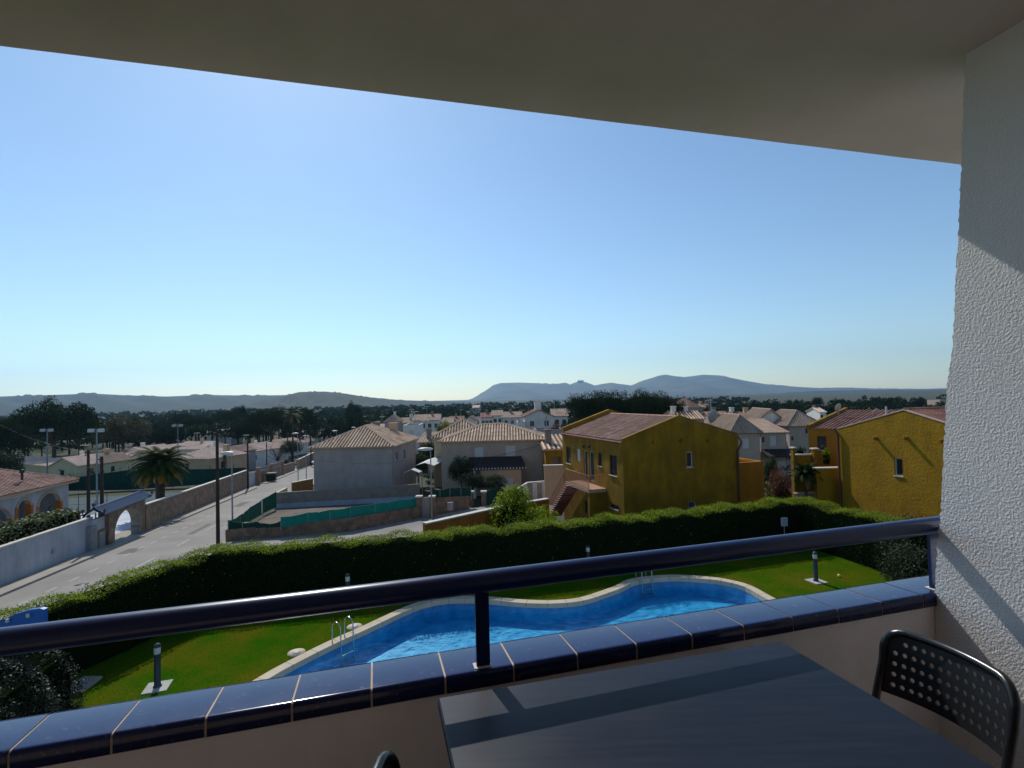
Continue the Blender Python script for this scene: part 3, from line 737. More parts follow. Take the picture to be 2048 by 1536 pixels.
# ---- the two nearer pale houses
hA = house('two storey grey house with a ribbed hip roof standing beside the road', (627,893,60), -3, 783, 11.5, 'L', zb=-3.3, rh=1.95, over=.45, wm=m_greyw, rm=m_tileold, sp=.37, rad=.115,
    mwins=[('f',5.2,4.6,2.6,1.0,'shut'),('r',1.5,1.0,1.2,1.2,'win'),('r',5,1.0,1.2,1.2,'win'),('b',2,1,1.2,1.2,'win')], chim=[(4.6,8.6,1.1,1.1,.75,m_tan),(6.6,9.2,.9,1.1,.9,m_peach)])
hB = house('two storey beige house with white shutters and a dark tiled porch', (1090,877,60), 0, 882, 9.2, 'R', zb=-3.0, rh=1.5, over=.4, wm=m_beige, rm=m_tileold, sp=.33, rad=.105,
    wins=[('f',948.7,895,967,915,'shut'),('f',1011,891.5,1030.7,912.5,'shut'),('f',1007,952,1040,975,'garage')], mwins=[('r',2,1,1.1,1.2,'win')])
house('taller ribbed roof block rising behind the left end of the beige house', (868,873,70), 3, 980, 8.0, 'L', zb=-3.2, rh=1.9, over=.4, wm=m_cream, rm=m_tileold, sp=.37, rad=.115)
# porch of house B
def at_face(f, u, z, o): return f.pt(u, z, o)
f = hB['fs']['f']; u0, z1 = f.uz(938, 915); u1, _ = f.uz(1043, 915)
rf = MB(); pd_ = 2.6
a, b = f.pt(u0, z1, .02), f.pt(u1, z1, .02); c_, d_ = f.pt(u1+.4, z1-1.0, pd_), f.pt(u0-.3, z1-1.0, pd_)
roof_face(rf, [d_, c_, b, a], .3, .09); pr = rf.build('porch_roof', m_tileblk, hB['root'])
tips = MB(); n_ = int((c_-d_).length/.33)
for k in range(n_+1):
    q = d_.lerp(c_, k/n_); tips = MB(); tips.tube([q+Vector((0,-.1,.03)), q+Vector((0,.05,.03))], .085, 6); tips.build('eave_tile_end', mat('lime_white',(.6,.56,.5),.9), pr)
mb = MB(); q0 = f.pt(u1-4.5, hB['z0'], pd_-.3)
mb.box(q0, f.ux*4.4, f.n*-.25, Vector((0,0,z1-1.15-hB['z0']))); mb.build('porch_wall', m_peach, hB['root'])
mb = MB(); mb.box(f.pt(u1-4.1, hB['z0']+1, pd_-.28), f.ux*3.1, f.n*.05, Vector((0,0,1.9))); mb.build('garage_door', m_shut, hB['root'])
mb = MB(); mb.box(f.pt(u0+.6, hB['z0'], pd_-.3), f.ux*.25, f.n*-.25, Vector((0,0,z1-1.1-hB['z0']))); mb.build('porch_column', m_white, hB['root'])

# ---- yellow house in the middle
hC = house('large yellow house with an outside staircase and dark windows, behind the hedge', (1244.6,883.5,33), 17, 1476, 1124.6, 'L', zb=-1.6, roof='gy', rh=1.35, over=.0, wm=m_yellow, rm=m_tile, sp=.27, rad=.075, ridge_off=-.02,
    wins=[('f',1373,904,1386,934,'win'),('f',1377,1003,1392,1016,'win'),('l',1132,893,1142,928,'bwin'),('l',1153,897,1160.5,923,'shut'),('l',1167,900,1176,963,'door'),('l',1178,902,1188.5,964,'door'),('l',1196,905,1204,933,'bwin'),('l',1218.5,909,1234.5,953,'bwin'),('l',1221,1006,1237,1021,'bwin'),('l',1170,1000,1180,1030,'bdoor')])
R = hC['root']; ux, uy = hC['ux'], hC['uy']; O = hC['O']; ze = hC['ze']
Z = Vector((0,0,1))
def verge(root, O, ux, uy, w, dv, ze, rh, a_, m, th=.22, ht=.14, name='verge'):
    mb = MB(); p0 = O+uy*dv+Z*ze; p1 = O+ux*a_+uy*dv+Z*(ze+rh); p2 = O+ux*w+uy*dv+Z*ze
    for a, b in ((p0, p1), (p1, p2)):
        ext = (b-a).normalized()*.0
        mb.box(a-uy*th/2, b-a, uy*th, Z*ht)
    mb.build(name, m, root)
verge(R, O, ux, uy, hC['w'], .10, ze, 1.35, hC['w']*.48, m_yellow, ht=.17)
verge(R, O, ux, uy, hC['w'], hC['d']-.05, ze, 1.35, hC['w']*.48, m_yellow, th=.35, ht=.42)
mb = MB(); mb.tube([O-ux*.1-uy*.1+Z*(ze-.06), O-ux*.1+uy*hC['d']+Z*(ze-.06)], .075, 8); mb.build('gutter', m_tiledk, R)
# beam ends on the gable
for px, py in ((1307,884),(1362.5,880),(1416,881)):
    u_, z_ = hC['fs']['f'].uz(px, py); q = hC['fs']['f'].pt(u_, z_, 0); mb = MB(); mb.tube([q-uy*-.02, q-uy*.22], .12, 10, True); mb.build('beam_end', m_yellow, R)
mb = MB(); u_, z_ = hC['fs']['f'].uz(1470, 884); q = O+ux*(hC['w']-.12)-uy*.1
mb.tube([O+ux*(hC['w']+.25)+uy*.3+Z*(ze-.1), O+ux*(hC['w']+.25)-uy*.05+Z*(ze-.45), q+Z*(ze-1.0), q+Z*(-2)], .07, 8); mb.build('drainpipe', mat('brown_pipe',(.10,.04,.02),.5), R)
# landing and stairs on the left facade
f = hC['fs']['l']; ua, zl = f.uz(1165, 966); ub, _ = f.uz(1212, 975); zl = f.uz(1190, 968)[1]-.05
m_terra = mat('terracotta_tile', (.50,.29,.20), .8, .12, 3)
mb = MB(); mb.box(f.pt(ua-.2, zl-.22, 0), f.ux*(ub-ua+.2), f.n*1.25, Z*.22)
st_ = mb.build('stair_landing', m_terra, R)
mb = MB(); mb.box(f.pt(ub-.25, hC['z0'], .02), f.ux*.25, f.n*1.2, Z*(zl-.225-hC['z0'])); mb.build('landing_wall', m_yellow, R)
ns = 15; top_u = ua-.2; rise = .2; run = .25
mb = MB(); und = MB()
for k in range(ns):
    z = zl-rise*(k+1); u = top_u-run*(k+1)
    mb.box(f.pt(u, z-.06, .12), f.ux*(run*.75), f.n*1.12, Z*.06)
    und.box(f.pt(u, z-.30, .18), f.ux*run, f.n*1.0, Z*.12)
mb.build('stair_treads', m_terra, R); und.build('stair_flight', m_tiledk, R)
rl = MB()
for off in (.2, 1.2):
    rl.tube([f.pt(top_u-run*ns, zl-rise*ns+.9, off), f.pt(top_u, zl+.9, off)], .04, 6)
    for k in range(ns): rl.tube([f.pt(top_u-run*(k+.5), zl-rise*(k+1), off), f.pt(top_u-run*(k+.5), zl-rise*(k+.5)+.9, off)], .02, 5, cap=False)
rl.build('stair_railing', mat('brown_rail',(.42,.22,.12),.6), R)
rl = MB(); rl.tube([f.pt(top_u, zl+.9, 1.2), f.pt(ub-.05, zl+.9, 1.2), f.pt(ub-.05, zl+.9, .05)], .025, 6)
k = 0
u = top_u
while u < ub: rl.tube([f.pt(u, zl, 1.2), f.pt(u, zl+.9, 1.2)], .02, 5, cap=False); u += .14
for k in range(8): rl.tube([f.pt(ub-.05, zl, 1.2-.14*k), f.pt(ub-.05, zl+.9, 1.2-.14*k)], .02, 5, cap=False)
rl.build('landing_railing', mat('brown_rail',(.42,.22,.12),.6), R)
for px in (1170, 1181.5):
    u_, z_ = f.uz(px, 893); mb = MB(); q = f.pt(u_, z_, .02); mb.lathe(q+f.n*.12-Z*.1, [(.05,0),(.09,.06),(.09,.2),(.02,.26)], 8); mb.build('wall_lamp', m_dkmetal, R)
# satellite dish on a mast at the gable
q = D(1424, 893, 35.0); qt = D(1424, 800, 35.0)
t = thing('satellite_dish', 'big grey satellite dish on a mast at the gable of the middle yellow house', 'satellite dish', q)
mb = MB(); mb.tube([q, Vector((q.x, q.y, qt.z))], .035, 8); mb.tube([Vector((q.x-.35,q.y,qt.z-.15)), Vector((q.x+.4,q.y,qt.z-.15))], .015, 5)
for k in range(5): mb.tube([Vector((q.x-.3+.16*k,q.y-.15,qt.z-.15)), Vector((q.x-.3+.16*k,q.y+.15,qt.z-.15))], .01, 4)
mb.build('mast', m_metal, t)
dc = D(1427, 833, 34.8); mb = MB(); ax = Vector((-.30,.85,.3)).normalized(); e1 = ax.cross(Z).normalized(); e2 = e1.cross(ax); rings = []
for rr, zz in ((.02,0),(.15,.01),(.28,.04),(.4,.09)): rings.append([dc+(e1*math.cos(a)+e2*math.sin(a)*1.25)*rr*.9+ax*zz for a in [2*math.pi*k/20 for k in range(20)]])
rings2 = [[p-ax*.02 for p in r_] for r_ in rings[::-1]]; mb.loft(rings+rings2, True, True, True); mb.build('dish', mat('dish_grey',(.30,.30,.31),.6), t)
mb = MB(); mb.tube([dc-e2*.42+ax*.1, dc+ax*.5], .012, 5); mb.cbox(dc+ax*.5-Z*.05, .1, .1, .1); mb.build('receiver_arm', m_dkmetal, t)
# low orange annex on the right of it
hx = house('low orange annex wall with an arched opening, right of the middle yellow house', (1527,926,37.5), 14, 1470, 4., 'R', zb=-1.6, roof='flat', rh=0, wm=mat('annex_render',(.38,.15,.008),.9,.12,1.,streak=.2), rm=m_white, name='garden_annex', cat='annex')
q = D(1505, 994, 37.1)
# ---- right yellow house: grazing lit gable and the block behind
hD = house('yellow gabled house with rough render and beam ends, at the right beside the pillar', (1674.8,858,34), -78.5, 9.3, 9.0, 'L', zb=-1.5, roof='gy', rh=1.28, over=0., wm=m_yellow2, rm=m_tiledk, sp=.27, rad=.075,
    wins=[('f',1788,915,1806,953,'win')])
R = hD['root']; O, ux, uy, ze = hD['O'], hD['ux'], hD['uy'], hD['ze']
verge(R, O, ux, uy, hD['w'], .08, ze, 1.28, hD['w']*.5, mat('verge_tile',(.55,.40,.30),.8,.15,4), th=.2, ht=.07)
f = hD['fs']['f']
for px, py in ((1753,876),(1814,876),(1886,882)):
    u_, z_ = f.uz(px, py); q = f.pt(u_, z_, 0); mb = MB(); mb.tube([q-f.n*.02, q+f.n*.3], .11, 10, True); mb.build('beam_end', m_yellow2, R)
mb = MB(); q = f.pt(.12, ze-.5, .1); mb.tube([q+Z*.5-f.ux*.3, q+Z*.1, q-Z*7], .07, 8); mb.build('drainpipe', mat('brown_pipe',(.10,.04,.02),.5), R)
hE = house('orange tinted yellow wing with a red tiled roof, left of the right yellow house', (1616,856,37.5), -49, 6.5, 8., 'L', zb=-1.5, roof='mono', rh=1.0, over=.0, wm=mat('orange_yellow_render', (.34,.15,.012), .92, .1, 1.2, .4, 9), rm=m_tiledk, sp=.27, rad=.075,
    wins=[('f',1634,872,1653.5,900,'bwin'),('f',1636,957,1650,985,'bdoor')])
R = hE['root']; O, ux, uy = hE['O'], hE['ux'], hE['uy']; ze = hE['ze']
mb = MB(); mb.box(O-ux*.1+Z*(ze-.1), uy*8+Z*1.0, ux*.22, Z*.32); mb.build('verge', m_yellow, R)
def block(px0, px1, pyt, pyb, Y, dep, name, lb, m, capm=None, rot=0, z0=None):
    a, b = D(px0, pyt, Y), D(px1, pyt, Y); b.z = a.z; z0 = z0 if z0 is not None else terr(a.x, a.y)-.5
    t = thing(name, lb, 'wall', (a.x, a.y, z0)); d = b-a; nn = Vector((-d.y, d.x, 0)).normalized()*dep
    mb = MB(); mb.box(Vector((a.x,a.y,z0)), d, nn, Z*(a.z-z0)); mb.build('wall', m, t)
    if capm:
        mb = MB(); e = d.normalized()*.06; n2 = nn.normalized()*.06; mb.box(a-e-n2, d+e*2, nn+n2*2, Z*.08); mb.build('coping', capm, t)
    return t
m_cop = mat('pale_coping', (.58,.54,.46), .8, .12, 4)
block(1586,1628,911,1000,36.5,.25,'terrace_wall','long yellow terrace parapet with a broken white coping, left of the right yellow house',m_yellow,m_cop)
block(1627,1636,899,1000,36.2,.35,'terrace_pillar','square yellow pillar topped with a white cap on the terrace',m_yellow,m_cop)
block(1586,1590,897,1000,36.2,.35,'terrace_pillar','thin yellow pillar at the left end of the upper terrace',m_yellow,m_cop)
block(1633,1684,938,1020,34.6,.3,'terrace_wall','lower yellow terrace wall with a white coping under the orange doors',m_yellow2,m_cop)
block(1594,1640,988,1012,36.0,.3,'terrace_wall','reddish low step wall at the foot of the terrace palm',m_terra,m_cop)
def dish(px, py, Y, r, lb):
    q = D(px, py, Y); t = thing('satellite_dish', lb, 'satellite dish', q-Z*.6)
    ax = Vector((-.4,.85,.3)).normalized(); e1 = ax.cross(Z).normalized(); e2 = e1.cross(ax); rings = []; mb = MB()
    for rr, zz in ((.02,0),(.4,.02),(.75,.08),(1,.16)): rings.append([q+(e1*math.cos(a)+e2*math.sin(a))*rr*r+ax*zz*r for a in [2*math.pi*k/16 for k in range(16)]])
    mb.loft(rings+[[p-ax*.02 for p in r_] for r_ in rings[::-1]], True, True, True); mb.build('dish', mat('dish_beige',(.42,.36,.30),.6), t)
    mb = MB(); mb.tube([q-Z*.7, q+ax*.05], .03, 6); mb.tube([q-e2*r, q+ax*r*.9], .012, 4); mb.build('mast', m_metal, t)
dish(1677, 815.5, 40, .34, 'round beige satellite dish above the left verge of the right yellow house')
dish(1752, 825, 34, .27, 'small grey satellite dish on the ridge of the right yellow house')
q = D(1772.5, 826, 36); mb = MB(); mb.tube([q-Z*.5, q+Z*.45], .06, 8); tag(mb.build('vent_pipe', mat('pvc_white',(.6,.6,.58),.5), origin=q), 'white vent pipe rising from the roof of the right yellow house', 'vent pipe')

# ---- beige houses between the yellow ones
WH = dict(far=True, sp=.34, rad=.1)
house('beige house with one white shutter, partly behind the middle yellow house', (1519,861,62), -4, 1462, 9., 'R', zb=-3, rh=1.7, over=.3, wm=m_beige, rm=m_tileflat, sp=.32, wins=[('f',1485,877,1499,897,'shut')])
hF = house('beige house with a dark porch roof and white garage, between the yellow houses', (1521,864,66), -2, 1572, 7., 'L', zb=-3, roof='mono', rh=1.3, over=.3, wm=m_beige, rm=m_tileflat, sp=.32, wins=[('f',1523,873,1530,886,'win'),('f',1540,872,1554,891,'shut'),('f',1556,922,1576,955,'garage')])
f = hF['fs']['f']; u0, z1 = f.uz(1520, 899); rf = MB(); a, b = f.pt(0, z1, .02), f.pt(hF['w']+.8, z1, .02); roof_face(rf, [a+f.n*1.8-Z*.7, b+f.n*1.8-Z*.7, b, a], .3, .08); rf.build('porch_roof', m_tileblk, hF['root'])
house('taller beige house with a wide tan roof behind the right terrace', (1578,847,72), -3, 1640, 9., 'L', zb=-3, rh=1.6, over=.5, wm=m_beige, rm=m_tileflat, sp=.34, wins=[('f',1582,872,1588,882,'win'),('f',1610,856,1617,868,'win')])
house('house with a pale gable facing left behind the solar panel roof', (1576,845,76), -10, 1508, 9., 'R', zb=-3, roof='gy', rh=1.9, over=.4, wm=m_white, rm=m_tileflat, sp=.34)

# ---- far town
ANT = random.Random(12)
def fh(label, px0, px1, py, Y, rot=0, d=8., roof='hip', rh=1.4, wm=None, rm=None, n=2, zb=-8, cat='house', kind='win', wh=1.1, corner=None, H=None, ch=(), name='house', **kw):
    cor = corner or ('L' if rot >= 0 else 'R'); pc, po = (px0, px1) if cor == 'L' else (px1, px0)
    a = D(pc, py, Y or 100); w = abs(D(px1,py,Y or 100).x-D(px0,py,Y or 100).x)
    mw = [('f', w*(i+.5)/n-.4, .9, .9, wh, kind) for i in range(n)]+[(('l' if cor == 'L' else 'r'), 2.5, .9, .9, wh, kind)]
    if not H: mw += [('f', w*(i+.5)/n-.5, 3.7, 1.0, 1.6, kind) for i in range(n)]
    if not ch and roof != 'flat' and ANT.random() < .75: ch = [(w*ANT.uniform(.25,.75), d*ANT.uniform(.35,.6), rh*.35, rh*.5+1.0, ANT.uniform(.5,.8), ANT.choice([m_white, m_peach, m_tan]))]
    h = house(label, (pc, py, Y), rot, po, d, cor, H=H, zb=zb if H is None else None, roof=roof, rh=rh, over=.3, wm=wm or m_white, rm=rm or (m_tilepale if H else m_tileflat), far=True, sp=.5, rad=.13, mwins=mw, chim=ch, name=name, cat=cat, cap=False, **kw)
    if ANT.random() < .6:
        q = h['O']+h['ux']*h['w']*ANT.uniform(.2,.8)+h['uy']*h['d']*.5+Z*(h['ze']+rh*.8); a = MB(); a.tube([q, q+Z*2.6], .045, 5); a.tube([q+Z*2.4-Vector((.7,0,0)), q+Z*2.4+Vector((.7,.1,0))], .035, 4)
        for k in range(4): a.tube([q+Z*2.4+Vector((-.6+.4*k,-.3,0)), q+Z*2.4+Vector((-.6+.4*k,.3,0))], .03, 4)
        a.build('antenna', m_metal, h['roof'])
    return h
fh('narrow pale house with a peaked roof at the left end of the white row', 769, 796, 843, 130, 5, 9., 'hip', 1.4, m_greyw, n=1)
fh('tall white flat topped house with one shuttered window behind the grey house', 806, 838, 852, 95, 4, 8., 'flat', 0, m_white, n=1, kind='shut', zb=-6)
fh('long white house with two dark doors in the white row', 826, 878, 841, 135, 3, 9., 'gx', 1.3, m_white, n=4)
fh('small cream block behind the tall white house', 799, 826, 846, 140, 0, 8., 'gx', 1.2, m_cream, n=1)
fh('low peach roofed house right of the tall white one', 838, 862, 884, 88, 0, 7., 'mono', 1.2, m_peach, n=1, zb=-5)
fh('cream house with salmon roof, fourth along the white row', 880, 905, 846, 150, 2, 9., 'gx', 1.3, m_cream, n=2)
fh('white house with an orange tinted roof above the beige roof', 898, 926, 843, 165, 2, 9., 'gx', 1.4, m_white, m_tile, n=2)
fh('small white gabled house left of the blue windowed terrace', 929, 950, 841, 155, -4, 8., 'gy', 1.2, m_white, n=1)
fh('white block with a square tower beside the terrace houses', 946, 962, 836, 160, 0, 8., 'flat', 0, m_white, n=1)
m_bluewin = m_glass
fh('white terrace house with blue windows and a dark roof edge', 962, 985, 835, 150, 2, 8., 'gx', 1.2, m_white, m_tiledk, n=3)
fh('white terrace house with a large blue window, centre of the far row', 985, 1004, 831, 150, 2, 8., 'gx', 1.3, m_white, n=2)
fh('long low white house with a tan roof in the far row', 1005, 1044, 835, 158, 1, 9., 'gx', 1.5, m_white, n=3)
fh('big white house with a wide gable and balcony in the middle distance', 1049, 1107, 834, 112, 2, 12., 'gy', 1.4, m_white, m_tile, n=2, ch=[(3.2,4,1.3,2.0,1.4,m_white)], zb=-7)
fh('white balcony wing at the left of the big gabled white house', 1034, 1050, 845, 108, 0, 6., 'flat', 0, m_white, n=1, zb=-7)
fh('pale flat roofed block just below the big white gable', 1072, 1127, 861, 92, 2, 6., 'flat', 0, m_greyw, n=2, zb=-6)
fh('white house with a pink roof beside the dark pines', 1106, 1135, 832, 125, 0, 9., 'gx', 1.5, m_white, n=2)
fh('yellow house with a pale ribbed roof between the beige and yellow houses', 1091, 1132, 897, 56, 2, 7., 'mono', .9, m_yellow, m_tileold, n=1, zb=-4)
block(1088,1134,932,960,52,.3,'terrace_wall','peach coloured terrace wall between the beige house and the yellow stairs',m_peach,m_cop)
fh('grey house with a low tan pyramid roof and a white peak above the dark pines', 1352, 1404, 814, 150, -6, 12., 'hip', 2.4, m_greyw, m_tile, n=3, zb=-5)
fh('small house with a white edged roof beside the grey pyramid roofed house', 1403, 1424, 815, 160, 0, 9., 'gx', .9, m_beige, n=1, zb=-5)
for i, (a, b, y, Y, lb) in enumerate([(1340,1372,838,85,'tan roofed house just over the ridge of the middle yellow house'),(1372,1408,837,90,'rooftop with a pale dormer right behind the yellow ridge'),
        (1425,1462,837,95,'brown roofed terrace house under the first red chimney'),(1462,1492,838,96,'brown roofed terrace house under the second red chimney'),(1492,1520,838,97,'brown roofed terrace house under the third red chimney'),
        (1440,1480,857,80,'low tan roof peeking over the right eave of the yellow house')]):
    h = fh(lb, a, b, y, Y, -3, 8., 'hip' if i in (0, 5) else 'gx', 1.1, m_beige, m_tile if i > 1 else m_tileold, n=2, zb=-4)
    if i in (2,3,4): 
        mb = MB(); q = D((1452.8,1477.7,1505.5)[i-2], 834, Y+4); mb.bbox(q-Z*1, .9, .9, 1.5); mb.bbox(q+Z*.5, .5, .5, .5); mb.build('chimney', mat('red_chimney',(.45,.06,.05),.8), h['roof'])
# bungalows at the left
BG = dict(H=2.5, kind='shut', n=1)
fh('cream gabled bungalow at the left end of the row behind the tennis court', 34, 114, 934, None, -8, 9., 'gy', 1.35, m_cream, m_tilepale, **BG)
fh('cream bungalow with a pink brown roof, second of the row behind the tennis court', 100, 155, 931, 104, -8, 9., 'gy', 1.5, m_cream, m_tilepale, H=2.5, n=1)
fh('wide cream bungalow with a hipped tan roof behind the two dark poles', 140, 201, 927, 108, -6, 10., 'hip', 1.7, m_cream, m_tileflat, H=2.5, n=2)
fh('bungalow with a ridge behind the second floodlight mast', 190, 240, 922, 118, -4, 9., 'gx', 1.3, m_beige, m_tilepale, H=2.5, n=1)
fh('white bungalow end wall left of the palm', 242, 292, 905, 128, -10, 9., 'gy', 1.2, m_white, m_tilepale, H=2.5, n=1)
fh('pale bungalow roof directly behind the palm crown', 285, 345, 903, 140, -8, 9., 'gy', 1.4, m_greyw, m_tilepale, H=2.5, n=2)
hO = fh('orange walled bungalow with a wide pale pink roof right of the palm', 342, 419, 917, 92, -14, 9., 'hip', 1.5, m_peach, m_tilepale, H=2.4, n=1, ch=[(7.6,4.5,.6,1.3,.8,m_peach),(3,6,1,.9,.5,m_white)])
fh('pale pink roof behind the orange walled bungalow', 345, 405, 898, 125, -8, 9., 'gx', 1.4, m_white, m_tilepale, H=2.5, n=2)
fh('grey roofed bungalow with a dark chimney behind the orange one', 412, 462, 906, 112, -10, 8., 'gy', 1.0, m_greyw, m_tileflat, H=2.4, n=1)
for i, (a, b, y, Y, lb) in enumerate([(438,492,905,118,'white gabled bungalow, first of the row beside the stone road wall'),(458,517,903,128,'white bungalow with a sunny pink roof slope, second beside the road wall'),(508,568,891,150,'white bungalow with a bare tree before it, third by the road wall'),(560,592,886,172,'small white bungalow behind the leafy bush near the lamp'),(590,622,879,205,'distant pale bungalow at the far bend of the road')]):
    fh(lb, a, b, y, Y, -14, 11., 'gy', 1.35, m_white, m_tilepale, H=2.6, n=1)
for (a, b, y, Y, wm_, rf_, lb) in [(404,432,868,190,m_white,'gx','white two storey house behind the pole, left of the big dark pine'),(432,458,866,200,m_greyw,'hip','grey two storey house touching the big dark pine'),
      (624,646,876,190,m_white,'hip','small white house left of the peak of the grey house'),(642,668,872,220,m_peach,'gx','tiny peach house among trees left of the grey roof peak'),(664,690,866,260,m_white,'gx','tiny white house in the trees above the grey roof'),
      (735,762,859,150,m_white,'gx','pale house behind the chimneys of the grey house'),(716,738,848,240,m_greyw,'hip','faint white villa above the grey roof chimney'),
      (492,512,822,600,m_white,'flat','far white building on the wooded slope'),(512,526,823,600,m_greyw,'flat','second far white building on the wooded slope, beside the first'),(296,310,850,330,m_white,'gx','far white house between the trees above the palm'),
      (1126,1140,828,260,m_white,'gx','white house half hidden left of the dark pines'),(1640,1652,824,170,m_white,'gx','tiny pale house in front of the tree line on the right'),
      (945,958,815,300,m_greyw,'gx','small pale house among the far trees above the white row'),(1880,1900,800,260,m_beige,'flat','pale building beyond the right yellow house at the pillar')]:
    fh(lb, a, b, y, Y, -4, 9., rf_, 1.3, wm_, m_tilepale, n=2)

# ------------------------------------------------------------------ walls along the road
def run_wall(name, lb, P, m, th=.3, capm=None, ch=.08, deep=.6, cat='wall'):
    """P = list of (base point, top z)"""
    o = P[0][0]; t = thing(name, lb, cat, o); mb = MB(); cp = MB()
    for (a, za), (b, zb_) in zip(P, P[1:]):
        d = Vector((b.x-a.x, b.y-a.y, 0)).normalized(); nn = Vector((-d.y, d.x, 0))*th
        q = [Vector((a.x,a.y,a.z-deep)), Vector((b.x,b.y,b.z-deep))]; tp = [Vector((a.x,a.y,za)), Vector((b.x,b.y,zb_))]
        mb.add([q[0],q[1],q[1]+nn,q[0]+nn,tp[0],tp[1],tp[1]+nn,tp[0]+nn], [(3,2,1,0),(4,5,6,7),(0,1,5,4),(1,2,6,5),(2,3,7,6),(3,0,4,7)])
        if capm:
            e = nn.normalized()*.04; cp.add([tp[0]-e,tp[1]-e,tp[1]+nn+e,tp[0]+nn+e]+[v+Z*ch for v in (tp[0]-e,tp[1]-e,tp[1]+nn+e,tp[0]+nn+e)], [(3,2,1,0),(4,5,6,7),(0,1,5,4),(1,2,6,5),(2,3,7,6),(3,0,4,7)])
    mb.build('wall', m, t)
    if capm: cp.build('coping', capm, t)
    return t
def topz(p, py):  # height where the ray of this plan point crosses pixel row py
    return EYE+ray(1024+F*p.x/p.y*1.0, py).z*p.y
tW = -21.0
def rp(s, t=tW): return ST(s, t, .1)
def hz_top(s, h, t=tW): return rp(s, t).z+h
m_oldwhite = mat('old_white_wall', (.42,.43,.46), .9, .12, .6, .2, 20, streak=.22)
w1 = run_wall('street_wall', 'long white rendered wall along the pavement at the lower left', [(rp(18), hz_top(18,1.9)), (rp(30), hz_top(30,1.95)), (rp(43.2), hz_top(43.2,2.25))], m_oldwhite, .25, m_cop)
for s, z in ((32.2,.5),(38.6,.75)):
    mb = MB(); q = rp(s)+TH*.02+Z*z; mb.box(q, RH*.28, TH*.03, Z*.3); mb.build('vent', m_metal, w1)
# utility cabinets
for s, h, lb in ((42.7,1.75,'grey utility cabinet at the end of the white street wall'),(43.75,1.15,'low grey meter box between the white wall and the dark pole')):
    q = rp(s)+TH*.1; t = thing('utility_cabinet', lb, 'utility cabinet', q); mb = MB(); mb.bbox(q, .5, .75, h, math.atan2(TH.y, TH.x), .02); mb.build('casing', m_metal, t)
    mb = MB(); mb.box(q+TH*.252-RH*.3+Z*.15, RH*.6, TH*.015, Z*(h-.3)); mb.build('door', mat('cabinet_grey',(.22,.23,.24),.6), t)
# portal
def portal():
    root = thing('gate_portal', 'stone gate portal with a round arch and a blue tiled roof', 'gateway', rp(44.6))
    s0, s1, t_ = 44.3, 50.0, -20.5; base = rp(46.8, t_).z-.1; top = base+2.85; th = .7
    def q(s, z, t=t_): v = RH*s+TH*t; return Vector((v.x, v.y, z))
    a0, a1 = 45.1, 49.2; r_ = (a1-a0)/2; sp_ = base+.9
    arc = [(a1, base-.4), (a1, sp_)]+[((a0+a1)/2+r_*math.cos(k*math.pi/14), sp_+1.5*math.sin(k*math.pi/14)) for k in range(1, 14)]+[(a0, sp_), (a0, base-.4)]
    pts = [(s0, base-.4), (s0, top), (s1, top), (s1, base-.8)]+arc
    mb = MB(); mb.poly_prism([q(s, z) for s, z in pts], TH*-th); mb.build('arch_wall', m_stone, root)
    tr = MB(); inn = arc; 
    for (a, b), (c, d) in zip(inn, inn[1:]):
        tr.quad(q(a,b)+TH*.01-RH*0, q(c,d)+TH*.01, q(c,d)-TH*(th+.01), q(a,b)-TH*(th+.01))
    rim = [((a0+a1)/2+(s-(a0+a1)/2)*.985, z-.0 if z > sp_ else z) for s, z in inn]
    tr2 = MB()
    for i in range(len(inn)-1):
        a, b = inn[i], inn[i+1]; c, d = rim[i+1], rim[i]
        tr2.quad(q(*a)+TH*.015, q(*b)+TH*.015, q(c[0],c[1]-.03)+TH*.015, q(d[0],d[1]-.03)+TH*.015)
    tro = tr.build('arch_lining', mat('arch_lining',(.55,.53,.50),.9), root)
    rf = MB(); e = .32; zt = top+.02; rs0, rs1 = s0-1.3, s1+.5; m_bt = mat('blue_glazed_tile',(.010,.018,.065),.25,.2,5,spec=.6,coat=.3)
    for sg in (1, -1):
        P = [q(rs0, zt-.12, t_-th/2+sg*(th/2+e)), q(rs1, zt-.12, t_-th/2+sg*(th/2+e)), q(rs1, zt+.34, t_-th/2), q(rs0, zt+.34, t_-th/2)]
        roof_face(rf, P, .26, .08)
    cap_line(rf, q(rs0, zt+.38, t_-th/2), q(rs1, zt+.38, t_-th/2), .08); ro = rf.build('roof', m_bt, root)
    for s, t2, z in ((rs0,t_-th/2,.42),(rs1,t_-th/2,.42),(rs0,t_+e,-.02),(rs1,t_+e,-.02),(rs0,t_-th-e,-.02),(rs1,t_-th-e,-.02)):
        c = q(s, zt+z, t2); mb = MB(); mb.lathe(c, [(.03,0),(.04,.08),(.1,.12),(.12,.2),(.08,.28),(.001,.32)], 10); mb.build('finial', m_bt, ro)
    mb = MB(); mb.box(q(s1+.02, top-.4-2.2, t_-.1), RH*.35, TH*-.6, Z*2.1); mb.build('side_pier', m_oldwhite, root)
    mb = MB(); mb.box(q(s0-1.6, base-.4, t_-.2), RH*1.55, TH*-.3, Z*2.0); mb.build('side_wall', m_stone, root)
    mb = MB(); mb.box(q(s0-1.6, base+1.6, t_-.25), RH*1.55, TH*-.25, Z*.85); mb.build('side_panel', m_oldwhite, root)
portal()
